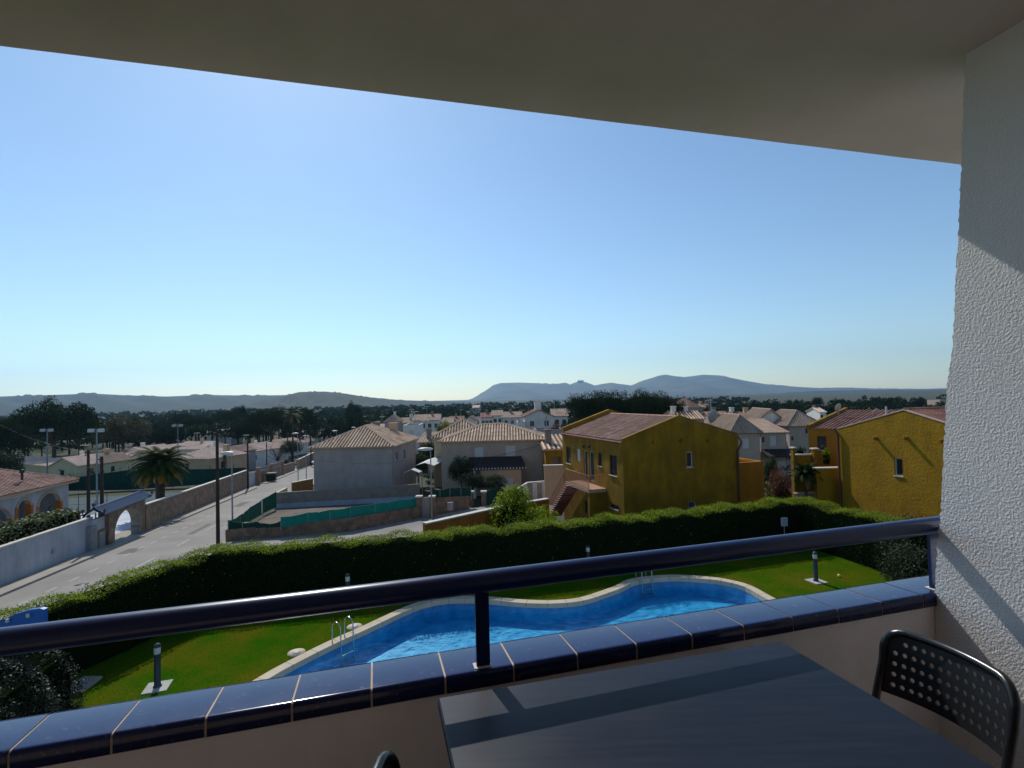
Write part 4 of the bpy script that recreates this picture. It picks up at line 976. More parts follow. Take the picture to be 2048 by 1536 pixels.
# balustrade and plant in the court seen through the arch
t = thing('balustrade', 'cream stone balustrade seen through the arch of the gate', 'balustrade', rp(46,-24)); mb = MB()
for s in (45.0,):
    for k in range(16):
        q = rp(45+.33*k, -24.2)+Z*.05; mb.lathe(q, [(.05,0),(.09,.2),(.05,.45),(.08,.7),(.06,.8)], 8)
mb.build('balusters', m_cream, t)
mb = MB(); mb.box(rp(44.8,-24.1)+Z*.85, RH*5.6+Z*(rp(50.4).z-rp(44.8).z), TH*-.22, Z*.1); mb.box(rp(44.8,-24.1)-Z*.05, RH*5.6+Z*(rp(50.4).z-rp(44.8).z), TH*-.22, Z*.12); mb.build('top_rail', m_cream, t)
shrub('court_shrub', rp(49.5,-26.0)-Z*.2, .9, .9, 1.3, 500, .14, m_leafdk, 'dark low shrub behind the cream balustrade', 31)
shrub('court_cypress', rp(48.4,-26.5)-Z*.2, .32, .32, 3.0, 500, .12, m_leafdk, 'thin dark cypress tip behind the cream balustrade', 32)
# courtyard and tennis court surfaces
def patch(name, quad_st, m, off=.03):
    mb = MB(); (s0, s1, t0, t1) = quad_st; n = 12
    for i in range(n):
        a, b = s0+(s1-s0)*i/n, s0+(s1-s0)*(i+1)/n; mb.quad(ST(a,t0,off), ST(a,t1,off), ST(b,t1,off), ST(b,t0,off))
    return struct(name, mb, m)
patch('courtyard', (40,66,-48,-21.4), mat('pale_paving',(.42,.45,.50),.8,.15,.5))
patch('tennis_court', (66,84,-75,-21.4), mat('court_surface',(.03,.06,.07),.9,.15,.3), .035)
# stone walls further along
w2 = run_wall('road_wall', 'long brown stone wall with a pale coping running beside the road', [(rp(50.2,-20.5), hz_top(50.2,2.15,-20.5)), (rp(60,-20.8), hz_top(60,2.2,-20.8)), (rp(84.5,-21.3), hz_top(84.5,2.5,-21.3))], m_stone, .3, m_cop)
t = run_wall('garden_gate', 'narrow white metal gate in the stone road wall', [(rp(84.7,-21.4), hz_top(84.7,2.0,-21.4)), (rp(88.6,-21.2), hz_top(88.6,2.0,-21.2))], m_oldwhite, .08, cat='gate')
w3 = run_wall('road_wall', 'stone garden wall with brick pillars behind the dark rubbish container', [(rp(89,-21.1), hz_top(89,1.9,-21.1)), (rp(118,-20.6), hz_top(118,1.7,-20.6))], m_stone, .3)
for k, s in enumerate((89,98,107)):
    mb = MB(); mb.bbox(rp(s,-20.9)-Z*.4, .6, .6, 3.0, .3); mb.build('pillar', mat('brick_pillar',(.34,.20,.13),.9,.1,4), w3)
mb = MB()
for k in range(60): mb.tube([rp(89.6+.3*k,-21.1)+Z*1.8, rp(89.6+.3*k,-21.1)+Z*2.6], .025, 4, cap=False)
mb.tube([rp(89.5,-21.1)+Z*2.5, rp(107,-21.05)+Z*2.5], .03, 4); mb.build('grille', m_metal, w3)
run_wall('road_wall', 'farthest stone wall along the road under the leafy bush', [(rp(120,-20.3), hz_top(120,2.0,-20.3)), (rp(160,-19.9), hz_top(160,2.2,-19.9))], m_stone, .3, m_cop)

# ---- the vacant lot right of the road
P0, P1, P2 = T(451,1084), T(700,1064), T(843,1036)
zt = [D(456,1060,P0.y).z, D(700,1036,P1.y).z, D(839,1013,P2.y).z]
run_wall('lot_wall', 'reddish stone wall under the green netting, in front of the empty lot', [(P0, zt[0]), (P1, zt[1]), (P2, zt[2])], m_stone, .3, deep=1)
def net(name, lb, P, m, posts=True, th=.03):
    """P = (x,y,z bottom,z top) sagging panels"""
    t = thing(name, lb, 'fence', P[0][:3]); mb = MB(); ps = MB(); rng = random.Random(len(lb))
    for a, b in zip(P, P[1:]):
        A, B_ = Vector(a[:3]), Vector(b[:3]); At, Bt = Vector((a[0],a[1],a[3])), Vector((b[0],b[1],b[3])); d = (B_-A).normalized(); nn = Vector((-d.y, d.x, 0))*th
        n = 6; rows = []
        for i in range(n+1):
            f_ = i/n; sag = -.06*math.sin(math.pi*f_)*rng.uniform(.5,1.2); w_ = nn*rng.uniform(-2,2)
            rows.append([A.lerp(B_, f_)+w_, At.lerp(Bt, f_)+w_+Z*sag, At.lerp(Bt, f_)+w_+Z*sag+nn, A.lerp(B_, f_)+w_+nn])
        mb.loft(rows, True, True)
    mb.build('netting', m, t)
    for a in P: ps = MB(); ps.tube([Vector(a[:3])-Z*.2, Vector((a[0],a[1],a[3]+.05))], .03, 6); ps.build('post', m_metal, t)
    return t
def q4(px, pyb, pyt, Y): a, b = D(px, pyb, Y), D(px, pyt, Y); return (a.x, a.y, a.z, b.z)
net('netting_fence', 'teal green netting hung on posts along the front wall of the empty lot', [q4(562,1055,1034,39.9), q4(617,1047,1025,40.6), q4(660,1042,1020,41), q4(701,1036.5,1014,41.6), q4(750,1029.5,1007,43.3), q4(795,1021.5,1000,45), q4(836,1014,995,46.6)], m_net)
net('netting_fence', 'crumpled dark green netting at the near corner of the empty lot', [q4(457,1060,1041,39.3), q4(485,1057,1046,39.5), q4(513,1056,1043,39.7), q4(540,1055,1048,39.8), q4(561,1054,1042,39.9)], m_netdk)
net('netting_fence', 'green netting climbing along the road side of the empty lot', [q4(458,1058,1041,39.6), q4(480,1047,1031,43), q4(501,1042,1014,46), q4(525,1028,999,50), q4(552,1014,983,54)], mat('mid_green_netting',(.008,.09,.05),.85,.15,1.5))
def zb_(p): return Vector((p.x, p.y, terr(p.x, p.y)))
a, b = D(552,985.5,55), D(838,968,57)
run_wall('lot_wall', 'tan block wall at the back of the empty lot, painted pale along its foot', [(zb_(a), a.z), (zb_(b), b.z)], m_tan, .25)
a2, b2 = D(553,1008,54.8), D(838,992,56.8)
run_wall('lot_kerb_wall', 'bluish white painted band wall low at the back of the empty lot', [(zb_(a2), a2.z), (zb_(b2), b2.z)], mat('bluish_paint',(.34,.38,.44),.9,.15,1), .12)
mb = MB(); lot = [ST(43.5,-12.2), Vector((P1.x,P1.y,0)), Vector((P2.x,P2.y,0)), Vector((b.x,b.y,0)), Vector((a.x,a.y,0))]
for v in lot: v.z = terr(v.x, v.y)+.12
mb.quad(*lot); struct('lot_ground', mb, mat('bare_earth',(.13,.105,.085),.95,.3,1.0))
a3, b3 = D(555,985,55.2), D(575,975,60)
run_wall('drive_wall', 'short cream wall turning from the lot towards the road', [(zb_(a3), a3.z), (zb_(b3), b3.z)], m_cream, .3)
a4, b4 = D(585,966,66), D(626,958,68)
run_wall('drive_wall', 'ochre garden wall between the road and the grey house', [(zb_(a4), a4.z), (zb_(b4), b4.z)], mat('ochre',(.22,.13,.04),.9), .3, m_cop)
# side street wall on the right of the lot: stone with gates and netting
a, b = T(862,1032), T(938,1018)
w = run_wall('street_wall', 'brown stone wall with a meter box, in front of the beige house', [(a, D(862,996,a.y).z), (b, D(945,992,b.y).z)], m_stone, .3, deep=1)
mb = MB(); q = D(901,1008,a.y-.0); mb.cbox(Vector((q.x,q.y-.25,q.z-.5)), .5, .2, .7); mb.build('meter_box', m_greyw, w)
net('netting_fence', 'green netting on the stone wall left of the beige house', [q4(862,997,976,a.y+.2), q4(880,996,980,a.y+1), q4(900,995,975,a.y+2), q4(922,994,975,a.y+3), q4(942,993,974,a.y+4)], m_netdk)
for px, lb in ((839,'brown brick gate pillar left of the street lamp'),(943,'brown brick gate pillar between the two green gates'),(968,'slim gate pillar with a pale cap'),(865,'brick pillar right of the grey street gate')):
    q = T(px, 1012 if px > 900 else 1036); t = thing('gate_pillar', lb, 'pillar', q); mb = MB(); tp = D(px, 984 if px > 900 else 994, q.y).z; mb.bbox(q-Z*.5, .45, .45, tp-q.z+.5); mb.build('shaft', m_stone, t); mb = MB(); mb.bbox(Vector((q.x,q.y,tp)), .6, .6, .12); mb.build('cap', m_cop, t)
a, b = T(845,1036), T(862,1032)
run_wall('street_gate', 'plain grey metal street gate beside the lamp post', [(a, D(845,996,a.y).z), (b, D(862,994,b.y).z)], m_greyw, .08, cat='gate')
a, b = T(970,1012), T(1008,1003)
run_wall('street_gate', 'green netted double gate right of the slim pillar', [(a, D(970,982,a.y).z), (b, D(1010,976,b.y).z)], m_netdk, .08, cat='gate')
a, b, c = D(1020,983,54), D(1056,970,55), D(1132,962,56)
run_wall('street_wall', 'whitish garden wall with brown posts before the beige house garage', [(zb_(a)-Z*.5, a.z-.3), (zb_(b)-Z*.5, b.z+.2), (zb_(c)-Z*.5, c.z+.1)], m_white, .25, m_cop)
for px, lb in ((1060,'left brown gate post in the whitish garden wall'),(1079,'right brown gate post in the whitish garden wall')):
    q = D(px, 965, 53.8); mb = MB(); mb.bbox(zb_(q), .5, .3, q.z-zb_(q).z); tag(mb.build('gate_post', m_tan, origin=zb_(q)), lb, 'gate post')
# orange wall behind the hedge
a, b = T(852,1062), T(1012,1036)
a = Vector((D(852,1049,31).x, 31, terr(-5,31))); b = Vector((D(1010,1014,36).x, 36, terr(0,36)))
ta, tb = D(852,1049,31).z, D(1010,1014,36).z
c = D(1098,999,38.5)
run_wall('orange_wall', 'orange rendered garden wall with a pale coping behind the hedge', [(a, ta), (b, tb), (Vector((c.x,c.y,b.z)), c.z)], m_orange, .3, m_cop, deep=1)

# ------------------------------------------------------------------ tennis court screens
def screen(lb, pts, m, n):
    t = thing('court_fence', lb, 'fence', pts[0][0]); mb = MB(); ps = MB()
    for (a, za), (b, zb_2) in zip(pts, pts[1:]):
        d = (b-a).normalized(); nn = Vector((-d.y, d.x, 0))*.03
        mb.add([a, b, b+nn, a+nn]+[Vector((p.x,p.y,z)) for p, z in ((a,za),(b,zb_2),(b+nn,zb_2),(a+nn,za))], [(3,2,1,0),(4,5,6,7),(0,1,5,4),(1,2,6,5),(2,3,7,6),(3,0,4,7)])
        for k in range(n):
            q = a.lerp(b, k/n); ps = MB(); ps.tube([q-nn*2, Vector((q.x,q.y,za+(zb_2-za)*k/n+.6))-nn*2], .045, 6); ps.build('post', m_dkmetal, t)
    mb.build('screen', m, t); return t
def sp_(px, pyb, pyt, Y): a, b = D(px, pyb, Y), D(px, pyt, Y); return (a, b.z)
screen('long dark green windbreak screen behind the tennis court', [sp_(128,982,958,78), sp_(205,981,947,80), sp_(258,980,940,81), sp_(420,968,938,82), sp_(492,962,935,84)], m_netdk, 3)
screen('dark green screen closing the left end of the tennis court', [sp_(60,992,970,64), sp_(128,982,958,78)], m_netdk, 3)
# lower see-through court fence nearer the street
t = thing('court_fence', 'see through wire fence with thin posts in front of the tennis court', 'fence', ST(62,-30))
mb = MB()
for k in range(14):
    q = ST(64,-22-2.6*k); mb = MB(); mb.tube([q, q+Z*2.4], .035, 5); mb.build('post', m_dkmetal, t)
mb = MB()
for h in (.1,1.2,2.35): mb.tube([ST(64,-22)+Z*h, ST(64,-56)+Z*h], .02, 4)
mb.build('rails', m_dkmetal, t)

# ------------------------------------------------------------------ poles, lamps, wires
def pole(px, pyt, pyb, Y, r, m, lb, name='utility_pole', arms=0, cat='pole'):
    a, b = D(px, pyt, Y), D(px+ (2 if pyb-pyt > 100 else 1), pyb, Y); base = Vector((a.x, a.y, terr(a.x, a.y)-.3)); t = thing(name, lb, cat, base)
    mb = MB(); mb.tube([base, base.lerp(a, .5), a], [r*1.15, r, r*.8], 10); mb.build('shaft', m, t)
    if arms:
        mb = MB()
        for k in range(arms): mb.tube([a-Z*(.2+.25*k)-Vector((.0,0,0)), a-Z*(.2+.25*k)+Vector((-.22,0,0))], .03, 6); mb.lathe(a-Z*(.2+.25*k)+Vector((-.24,0,-.05)), [(.03,0),(.05,.05),(.03,.1)], 8)
        mb.build('insulators', m_dkmetal, t)
    return t, a
_, tp1 = pole(176.5, 900, 1025, 43.5, .12, m_wood, 'black wooden pole behind the oleander hedge, left of the two near poles', arms=2)
_, tp2 = pole(203.5, 913, 1100, 39.3, .12, m_wood, 'dark wooden pole on the pavement beside the utility cabinets', arms=1)
_, tp3 = pole(434, 860, 1100, 37.2, .115, m_wood, 'tall dark wooden pole rising from the hedge corner beside the road', arms=3)
_, tp4 = pole(495, 880, 972, 76, .13, m_wood, 'far wooden pole at the narrow white gate in the stone wall', arms=1)
_, tp5 = pole(533, 884, 950, 96, .1, m_wood, 'thin pole behind the stone wall with brick pillars')
_, tp6 = pole(575, 867, 912, 140, .15, m_wood, 'distant dark pole left of the far street lamp')
_, tp7 = pole(621, 850, 915, 125, .14, m_wood, 'tall thin pole rising behind the parked cars', arms=2)
pole(191, 1000, 1100, 41.2, .06, m_metal, 'slim grey pipe post next to the dark pavement pole', cat='post', name='post')
def lamp(px, pyt, pyb, Y, lb, side=-1, big=1.):
    top = D(px, pyt, Y); base = Vector((top.x, top.y, terr(top.x, top.y)-.2)); t = thing('street_lamp', lb, 'street lamp', base)
    mb = MB(); mb.tube([base, base+Z*1, top], [.09,.07,.045], 8); mb.build('post', m_metal, t)
    mb = MB(); c = top+Vector((side*.32*big, 0, .02)); rings = []
    for f_, w_, h_ in ((-.5,.08,.03),(-.35,.16,.09),(0,.19,.12),(.35,.15,.09),(.5,.06,.03)):
        rings.append([c+Vector((f_*.95*big, math.cos(a)*w_*big, math.sin(a)*h_*big+.02)) for a in [2*math.pi*k/10 for k in range(10)]])
    mb.loft(rings, True, True, True); mb.build('lamp_head', mat('lamp_white',(.6,.62,.64),.4,.05,5), t)
    return t
lamp(463.5, 907, 1050, 43.0, 'grey street lamp with a white head at the kerb beside the dark pole', -1, 1.3)
lamp(861, 899, 1043, 45.5, 'grey street lamp with a pale oval head before the beige house', -1, 1.35)
lamp(595, 867, 957, 80, 'street lamp on the right kerb beyond the dark container', -1, 1.)
lamp(611.5, 872, 956, 83, 'thin grey lamp post by the corner of the grey house', -1, .6)
lamp(673, 862, 880, 120, 'small white lamp head over the left slope of the grey roof', -1, 1.3)
lamp(710, 855, 875, 150, 'small white lamp head over the peak of the grey roof', -1, 1.3)
def flood(px, pyt, Y, lb):
    top = D(px, pyt, Y); base = Vector((top.x, top.y, terr(top.x, top.y)-.2)); t = thing('floodlight_mast', lb, 'floodlight', base, 'tennis court floodlights')
    mb = MB(); mb.tube([base, top], [.1,.07], 8); mb.tube([top-Vector((.7,0,0)), top+Vector((.7,0,0))], .03, 6); mb.build('mast', mat('mast_grey',(.16,.20,.22),.6), t)
    for s_ in (-.55, .55):
        mb = MB(); mb.bbox(top+Vector((s_,-.1,-.28)), .62, .3, .36, 0, .04); mb.build('floodlight', mat('flood_glass',(.34,.40,.42),.3), t)
flood(94.5, 859, 72, 'floodlight mast over the cream bungalows, leftmost of the three'); flood(193.5, 859, 58, 'near floodlight mast between the two dark poles'); flood(355.5, 850, 88, 'floodlight mast behind the palm, rightmost of the three')
def wire(a, b, sag, lb, r=.012):
    mb = MB(); n = 12; mb.tube([a.lerp(b, k/n)-Z*sag*4*(k/n)*(1-k/n) for k in range(n+1)], r, 5, cap=False)
    tag(mb.build('overhead_wire', m_dkmetal, origin=a), lb, 'wire')
wire(tp3-Z*.2, tp4-Z*.2, 1.0, 'overhead wire running from the tall hedge corner pole to the far wall pole')
wire(tp2-Z*.2, D(-60,1010,30), .6, 'overhead wire from the pavement pole towards the arcaded house', .015)
wire(D(-80,800,40), tp1-Z*.1, .8, 'overhead wire entering at the left above the arcaded house', .007)
wire(tp3-Z*.4, D(883,905,60), 1.6, 'overhead wire from the tall pole across the grey house wall', .01)
wire(D(950,918,58), D(1092,885,59.5), .25, 'dark cable sagging across the beige house wall', .02)

# ------------------------------------------------------------------ arcaded house at the far left
E0, E1 = D(-70, 1003, 34.5), D(137, 957, 44.0); E1.z = E0.z = (E0.z+E1.z)/2
t = thing('arcaded_house', 'white house with orange columned arches and a red brown tiled roof', 'house', (E1.x, E1.y, terr(E1.x, E1.y)))
fdir = Vector((E1.x-E0.x, E1.y-E0.y, 0)); W = fdir.length; fdir.normalize(); fn = Vector((fdir.y, -fdir.x, 0)); zg = terr(E1.x, E1.y)-.2
F_ = Face(Vector((E0.x, E0.y, 0)), fdir, W)
def fz(px, py): return F_.uz(px, py)
arches = []
for (pl, pr, pt) in ((-40,24,1018),(34,62,999),(76,121,985)):
    ul = fz(pl, 1010)[0]; ur = fz(pr, 1000)[0]; zt_ = fz((pl+pr)/2, pt)[1]; arches.append((ul, ur, zt_))
pts = [(0, zg), (0, E0.z), (W, E0.z), (W, zg)]
for ul, ur, zt_ in arches[::-1]:
    r_ = (ur-ul)/2; hh = min(r_*.8, 1.1); zs_ = zt_-hh
    pts += [(ur, zg), (ur, zs_)]+[((ul+ur)/2+r_*math.cos(k*math.pi/10), zs_+hh*math.sin(k*math.pi/10)) for k in range(1,10)]+[(ul, zs_), (ul, zg)]
mb = MB(); mb.poly_prism([F_.pt(u, z) for u, z in pts], fn*-.35); mb.build('wall', m_oldwhite, t)
for ul, ur, zt_ in arches:
    r_ = (ur-ul)/2; hh = min(r_*.8, 1.1); zs_ = zt_-hh; mb = MB()
    mb.tube([F_.pt((ul+ur)/2+r_*1.02*math.cos(k*math.pi/12), zs_+hh*1.05*math.sin(k*math.pi/12), .02) for k in range(13)], .08, 6); mb.build('arch_trim', m_peach, t)
    for u_ in (ul-.06, ur+.06): mb = MB(); mb.box(F_.pt(u_-.11, zg, -.38), fdir*.22, fn*.44, Z*(zs_-zg+.1)); mb.build('column', m_orange, t)
mb = MB(); mb.box(F_.pt(0, zg, -3.2), fdir*W, fn*-.2, Z*(E0.z-zg)); mb.box(F_.pt(W-.3, zg, -6), fdir*.3, fn*5.6, Z*(E0.z-zg)); mb.build('rear_wall', m_oldwhite, t)
mb = MB(); R1 = F_.pt(W*.25, E0.z+1.35, -3.3); R2 = F_.pt(W-3.0, E0.z+1.35, -3.3); a_, b_ = F_.pt(-.3, E0.z-.1, .5), F_.pt(W+.5, E0.z-.1, .5); c_, d_ = F_.pt(W+.5, E0.z-.1, -7), F_.pt(-.3, E0.z-.1, -7)
roof_face(mb, [a_, b_, R2, F_.pt(-.3, E0.z+1.35, -3.3)], .26, .08); roof_face(mb, [b_, c_, R2], .26, .08); roof_face(mb, [c_, d_, F_.pt(-.3, E0.z+1.35, -3.3), R2], .26, .08)
cap_line(mb, F_.pt(-.3, E0.z+1.38, -3.3), R2); cap_line(mb, R2, b_); ro = mb.build('roof', mat('roof_tile_pinkish', (.27,.14,.105), .85, .1, 2., island=.28, col2=(.40,.25,.20), streak=.2), t)
mb = MB(); mb.lathe(D(44, 952, 40)-Z*.3, [(.08,0),(.08,.5),(.16,.55),(.16,.75),(.02,.8)], 8); mb.build('roof_vent', m_dkmetal, ro)
mb = MB(); mb.box(F_.pt(-.3, E0.z-.32, .38), fdir*(W+.8), fn*.1, Z*.2); mb.build('eave_board', m_peach, t)
m_oleander = mat('oleander_leaf', (.085,.10,.055), .5, .3, 1.2, island=.6, transl=.3, spec=.3)
hedge('oleander_hedge', [tuple(ST(16,-22.3)), tuple(ST(30,-22.3)), tuple(ST(43,-22.4))], 1.9, 3.0, 90, .17, m_oleander, 'loose grey green oleander hedge leaning over the white street wall', 'hedge', 41)

# ------------------------------------------------------------------ vehicles and container
def car(c, rot, col, lb, L_=4.1, Wd=1.72, Hh=1.45):
    ux = Vector((math.cos(rot), math.sin(rot), 0)); uy = Vector((-math.sin(rot), math.cos(rot), 0)); t = thing('parked_car', lb, 'car', c)
    def sec(x, prof): return [c+ux*x+uy*y*Wd/2+Z*z for y, z in prof]
    def pr(zl, zb_, zt_, wt): return [(-1,zl),(-1,zb_),(-.97,zb_+.08),(-wt,zt_),(wt,zt_),(.97,zb_+.08),(1,zb_),(1,zl)]
    body = MB(); secs = [(-.5,.35,.75,.82,.8),(-.47,.25,.85,.95,.85),(-.3,.2,.9,1.0,.85),(.1,.2,.88,.98,.85),(.3,.2,.82,.92,.84),(.46,.25,.68,.75,.8),(.5,.33,.6,.62,.75)]
    body.loft([sec(x*L_, pr(zl, zb_, zt_, w_)) for x, zl, zb_, zt_, w_ in secs], True, True, False)
    body.build('body', col, t)
    cab = MB(); cab.loft([sec(x*L_, [(-w_,z0),(-w_*.86,z1),(w_*.86,z1),(w_,z0)]) for x, w_, z0, z1 in ((-.42,.86,.93,.97),(-.33,.88,.95,Hh-.04),(.05,.88,.95,Hh-.02),(.2,.88,.9,.98))], True, True, False); cab.build('windows', m_glass, t)
    rf = MB(); rf.loft([sec(x*L_, [(-w_,Hh-.03),(-w_*.9,Hh+.01),(w_*.9,Hh+.01),(w_,Hh-.03)]) for x, w_ in ((-.33,.74),(.04,.74))], True, True); rf.build('roof', col, t)
    for x in (-.31, .31):
        for y in (-1, 1):
            q = c+ux*x*L_+uy*y*(Wd/2-.1)+Z*.3; mb = MB(); mb.tube([q-uy*.1, q+uy*.1], .3, 14, True); wh = mb.build('wheel', m_dkmetal, t)
            mb = MB(); mb.tube([q-uy*.105, q+uy*.105], .17, 10); mb.build('rim', m_metal, wh)
    for y in (-.72, .72):
        q = c+ux*.485*L_+uy*y*Wd/2+Z*.6; mb = MB(); mb.cbox(q, .1, .3, .14, rot); mb.build('headlight', m_bolw, t)
hd = math.atan2(-RH.y, -RH.x)
car(T(619,929.5,.05), hd+.9, mat('silver_paint',(.45,.48,.52),.25,.03,1,spec=.6,coat=.6), 'silver car parked nearest, at the far end of the road')
car(T(622,917,.05), hd+.3, mat('white_paint',(.7,.7,.68),.3,.03,1,spec=.5,coat=.5), 'white car parked behind the silver one at the far end of the road')
q = T(543,963.5,.05); t = thing('rubbish_container', 'black wheeled rubbish container standing at the kerb', 'container', q); r_ = math.atan2(RH.y, RH.x)
mb = MB(); ux_, uy_ = RH, TH
mb.loft([[q+ux_*x*s_*.62+uy_*y*s_*.8+Z*z for x, y in ((-1,-1),(1,-1),(1,1),(-1,1))] for z, s_ in ((.22,.82),(1.25,1.0))], True); mb.build('bin_body', mat('bin_green',(.015,.02,.018),.6), t)
mb = MB(); mb.loft([[q+ux_*x*s_*.66+uy_*y*s_*.84+Z*z for x, y in ((-1,-1),(1,-1),(1,1),(-1,1))] for z, s_ in ((1.25,1.0),(1.36,.98),(1.5,.7))], True); mb.build('lid', mat('bin_lid',(.02,.022,.02),.5), t)
for x in (-.4,.4):
    for y in (-.5,.5): mb = MB(); o = q+ux_*x+uy_*y+Z*.11; mb.tube([o-uy_*.04, o+uy_*.04], .11, 10); mb.build('wheel', m_dkmetal, t)
# white canopies between the pale houses
def canopy(px0, px1, py, Y, lb, dep=3.):
    a, b = D(px0, py, Y), D(px1, py, Y); m_ = (a+b)/2+Z*.35; zb2 = terr(m_.x, m_.y); t = thing('garden_canopy', lb, 'canopy', (m_.x, m_.y, zb2)); dv = Vector((.1,1,0))*dep; mb = MB()
    for p, q in ((a, m_), (m_, b)): mb.box(p, q-p, dv, Z*.06)
    mb.build('roof', mat('canopy_white',(.62,.64,.64),.6), t)
    for p in (a, b, a+dv, b+dv): mb = MB(); mb.tube([Vector((p.x, p.y, zb2)), p], .05, 6); mb.build('leg', m_metal, t)
canopy(808, 838, 946, 60, 'small white gabled canopy right of the grey house', 1.2)
canopy(830, 868, 932, 64, 'white gabled shed roof left of the beige house', 6.)

# ------------------------------------------------------------------ palms
def palm(px, pyt, pyb, Y, nf, fl, lb, seed, tr=.32, mfr=None, tm=None):
    rng = random.Random(seed); top = D(px, pyt, Y); base = Vector((top.x, top.y, terr(top.x, top.y)-.2)); t = thing('palm_tree', lb, 'palm', base)
    mb = MB(); H_ = top.z-base.z; mb.lathe(base, [(tr*1.2,0),(tr,.5),(tr*.95,H_*.5),(tr*1.05,H_*.9),(tr*1.5,H_),(tr*.5,H_+.3)], 12); mb.build('trunk', m_bark, t)
    old = MB()
    fr = MB()
    for k in range(nf):
        az = k*2.39996; el = math.radians(82-105*(k/nf)**.9)+rng.uniform(-.1,.1); L_ = fl*rng.uniform(.85,1.1); d = Vector((math.cos(az), math.sin(az), 0)); p = top+Z*.2; n = 12; pts = [p.copy()]; e = el
        for i in range(n): p = p+(d*math.cos(e)+Z*math.sin(e))*L_/n; e -= (.09+.07*i/n)*(1.1 if el > .3 else .8); pts.append(p.copy())
        tgt = fr if k < nf*.86 else old
        for i in range(n):
            a, b = pts[i], pts[i+1]; tg = (b-a).normalized(); s_ = tg.cross(Z).normalized()
            tgt.quad(a-s_*.02, a+s_*.02, b+s_*.02, b-s_*.02)
            for j in range(3):
                q = a.lerp(b, j/3); ll = fl*.17*math.sin(math.pi*(i+.8)/(n+1.2))+.08
                for sg in (-1, 1):
                    tip = q+(s_*sg*.85+tg*.6-Z*.35).normalized()*ll; tgt.quad(q, q+tg*.13, tip)
    fr.build('fronds', mfr or m_palmleaf, t); 
    if old.v: old.build('old_fronds', m_yelbr, t)
    return t
m_palmleaf = mat('palm_leaf', (.030,.050,.010), .7, .2, 1, island=.4, transl=.2, spec=.1); m_yelbr = mat('dry_frond', (.20,.12,.03), .8, .2, 1, island=.3, transl=.3)
palm(320, 934, 1010, 53, 96, 3.0, 'big palm with arching fronds and a yellowish skirt beside the tennis court', 51, .42)
palm(1611, 952, 1000, 35.3, 30, 1.15, 'small slender palm in front of the right yellow terrace', 52, .09)
palm(585, 832, 850, 130, 26, 3.2, 'distant palm crown sticking out over the big dark pine', 53, .2, m_leafdk)

# ------------------------------------------------------------------ trees
def proto_tree(kind, seed):
    rng = random.Random(seed); cr = MB(); tk = MB()
    if kind == 'pine':    # umbrella pine, unit: 10 m wide, 10 m high
        crown(cr, (0,0,6.6), 5, 3.8, 12000, .21, rng, 20, .2); tk.tube([(0,0,-.5),(.2,.1,3),(0,.2,6.5)], [.38,.28,.18], 7)
        for k in range(5): a = k*1.26; tk.tube([(0.1,.1,3.8+.3*k),(math.cos(a)*1.4,math.sin(a)*1.4,5.6),(math.cos(a)*2.6,math.sin(a)*2.6,7)], [.14,.1,.05], 5)
    elif kind == 'round':
        crown(cr, (0,0,4.2), 5, 6.4, 13000, .22, rng, 26, .5); tk.tube([(0,0,-.5),(.1,0,3),(0,.1,7)], [.35,.25,.1], 7)
        for k in range(5): a = k*1.26; tk.tube([(0,0,2.6+.3*k),(math.cos(a)*1.6,math.sin(a)*1.6,4.6),(math.cos(a)*3,math.sin(a)*3,6)], [.14,.09,.04], 5)
    elif kind == 'cypress':
        for k in range(9): blob(cr, (rng.uniform(-.1,.1), rng.uniform(-.1,.1), 1+k), 1.0*math.sin(math.pi*(k+1.2)/11)+.1, 1.0*math.sin(math.pi*(k+1.2)/11)+.1, 1.2, 170, .28, rng)
        tk.tube([(0,0,-.5),(0,0,9)], [.2,.05], 6)
    else: # bare
        tk.tube([(0,0,-.5),(.2,0,3)], [.3,.2], 7)
        for k in range(26):
            a = k*2.4; r1 = rng.uniform(1,2.2); r2 = r1+rng.uniform(1,2.4); z1 = rng.uniform(3.5,5.5)
            tk.tube([(.2,0,2.6+k*.03),(math.cos(a)*r1,math.sin(a)*r1,z1),(math.cos(a+.2)*r2,math.sin(a+.2)*r2,z1+rng.uniform(0,3))], [.11,.07,.03], 5, cap=False)
        for _ in range(260): a = rng.uniform(0,6.28); rr = rng.uniform(1,4.4); leafq(cr, Vector((math.cos(a)*rr, math.sin(a)*rr, rng.uniform(4.5,8.4))), .25, rng)
    return cr, tk
PRO = {}
def tree(kind, var, m, px, pyt, wpx, Y, lb, name=None, hmul=1., cat='tree', zb=None, dx=0):
    key = (kind, var); top = D(px, pyt, Y); zg = zb if zb is not None else terr(top.x, top.y); H_ = top.z-zg
    if key not in PRO:
        cr, tk = proto_tree(kind, var*7+1); a = cr.build('crown', m_pine); b = tk.build('trunk', m_bark); PRO[key] = (a.data, b.data); bpy.data.objects.remove(a); bpy.data.objects.remove(b)
    cm, tm = PRO[key]
    zmax = sorted(v.co.z for v in cm.vertices)[-350]
    W_ = wpx/F*Y; t = thing(name or {'pine':'pine_tree','round':'broadleaf_tree','cypress':'cypress_tree','bare':'bare_tree'}[kind], lb, cat, (top.x, top.y, zg))
    t.rotation_euler.z = (px*.37) % 6.28; base_w = 10. if kind != 'cypress' else 2.2
    t.scale = (W_/base_w, W_/base_w, H_/zmax)
    for d_, nm, mm in ((cm,'crown',m),(tm,'trunk',m_bark)):
        o = bpy.data.objects.new(nm, d_); SC.collection.objects.link(o); o.parent = t
        if mm is not m_pine and nm == 'crown': o.material_slots[0].link = 'OBJECT'; o.material_slots[0].material = mm
    return t
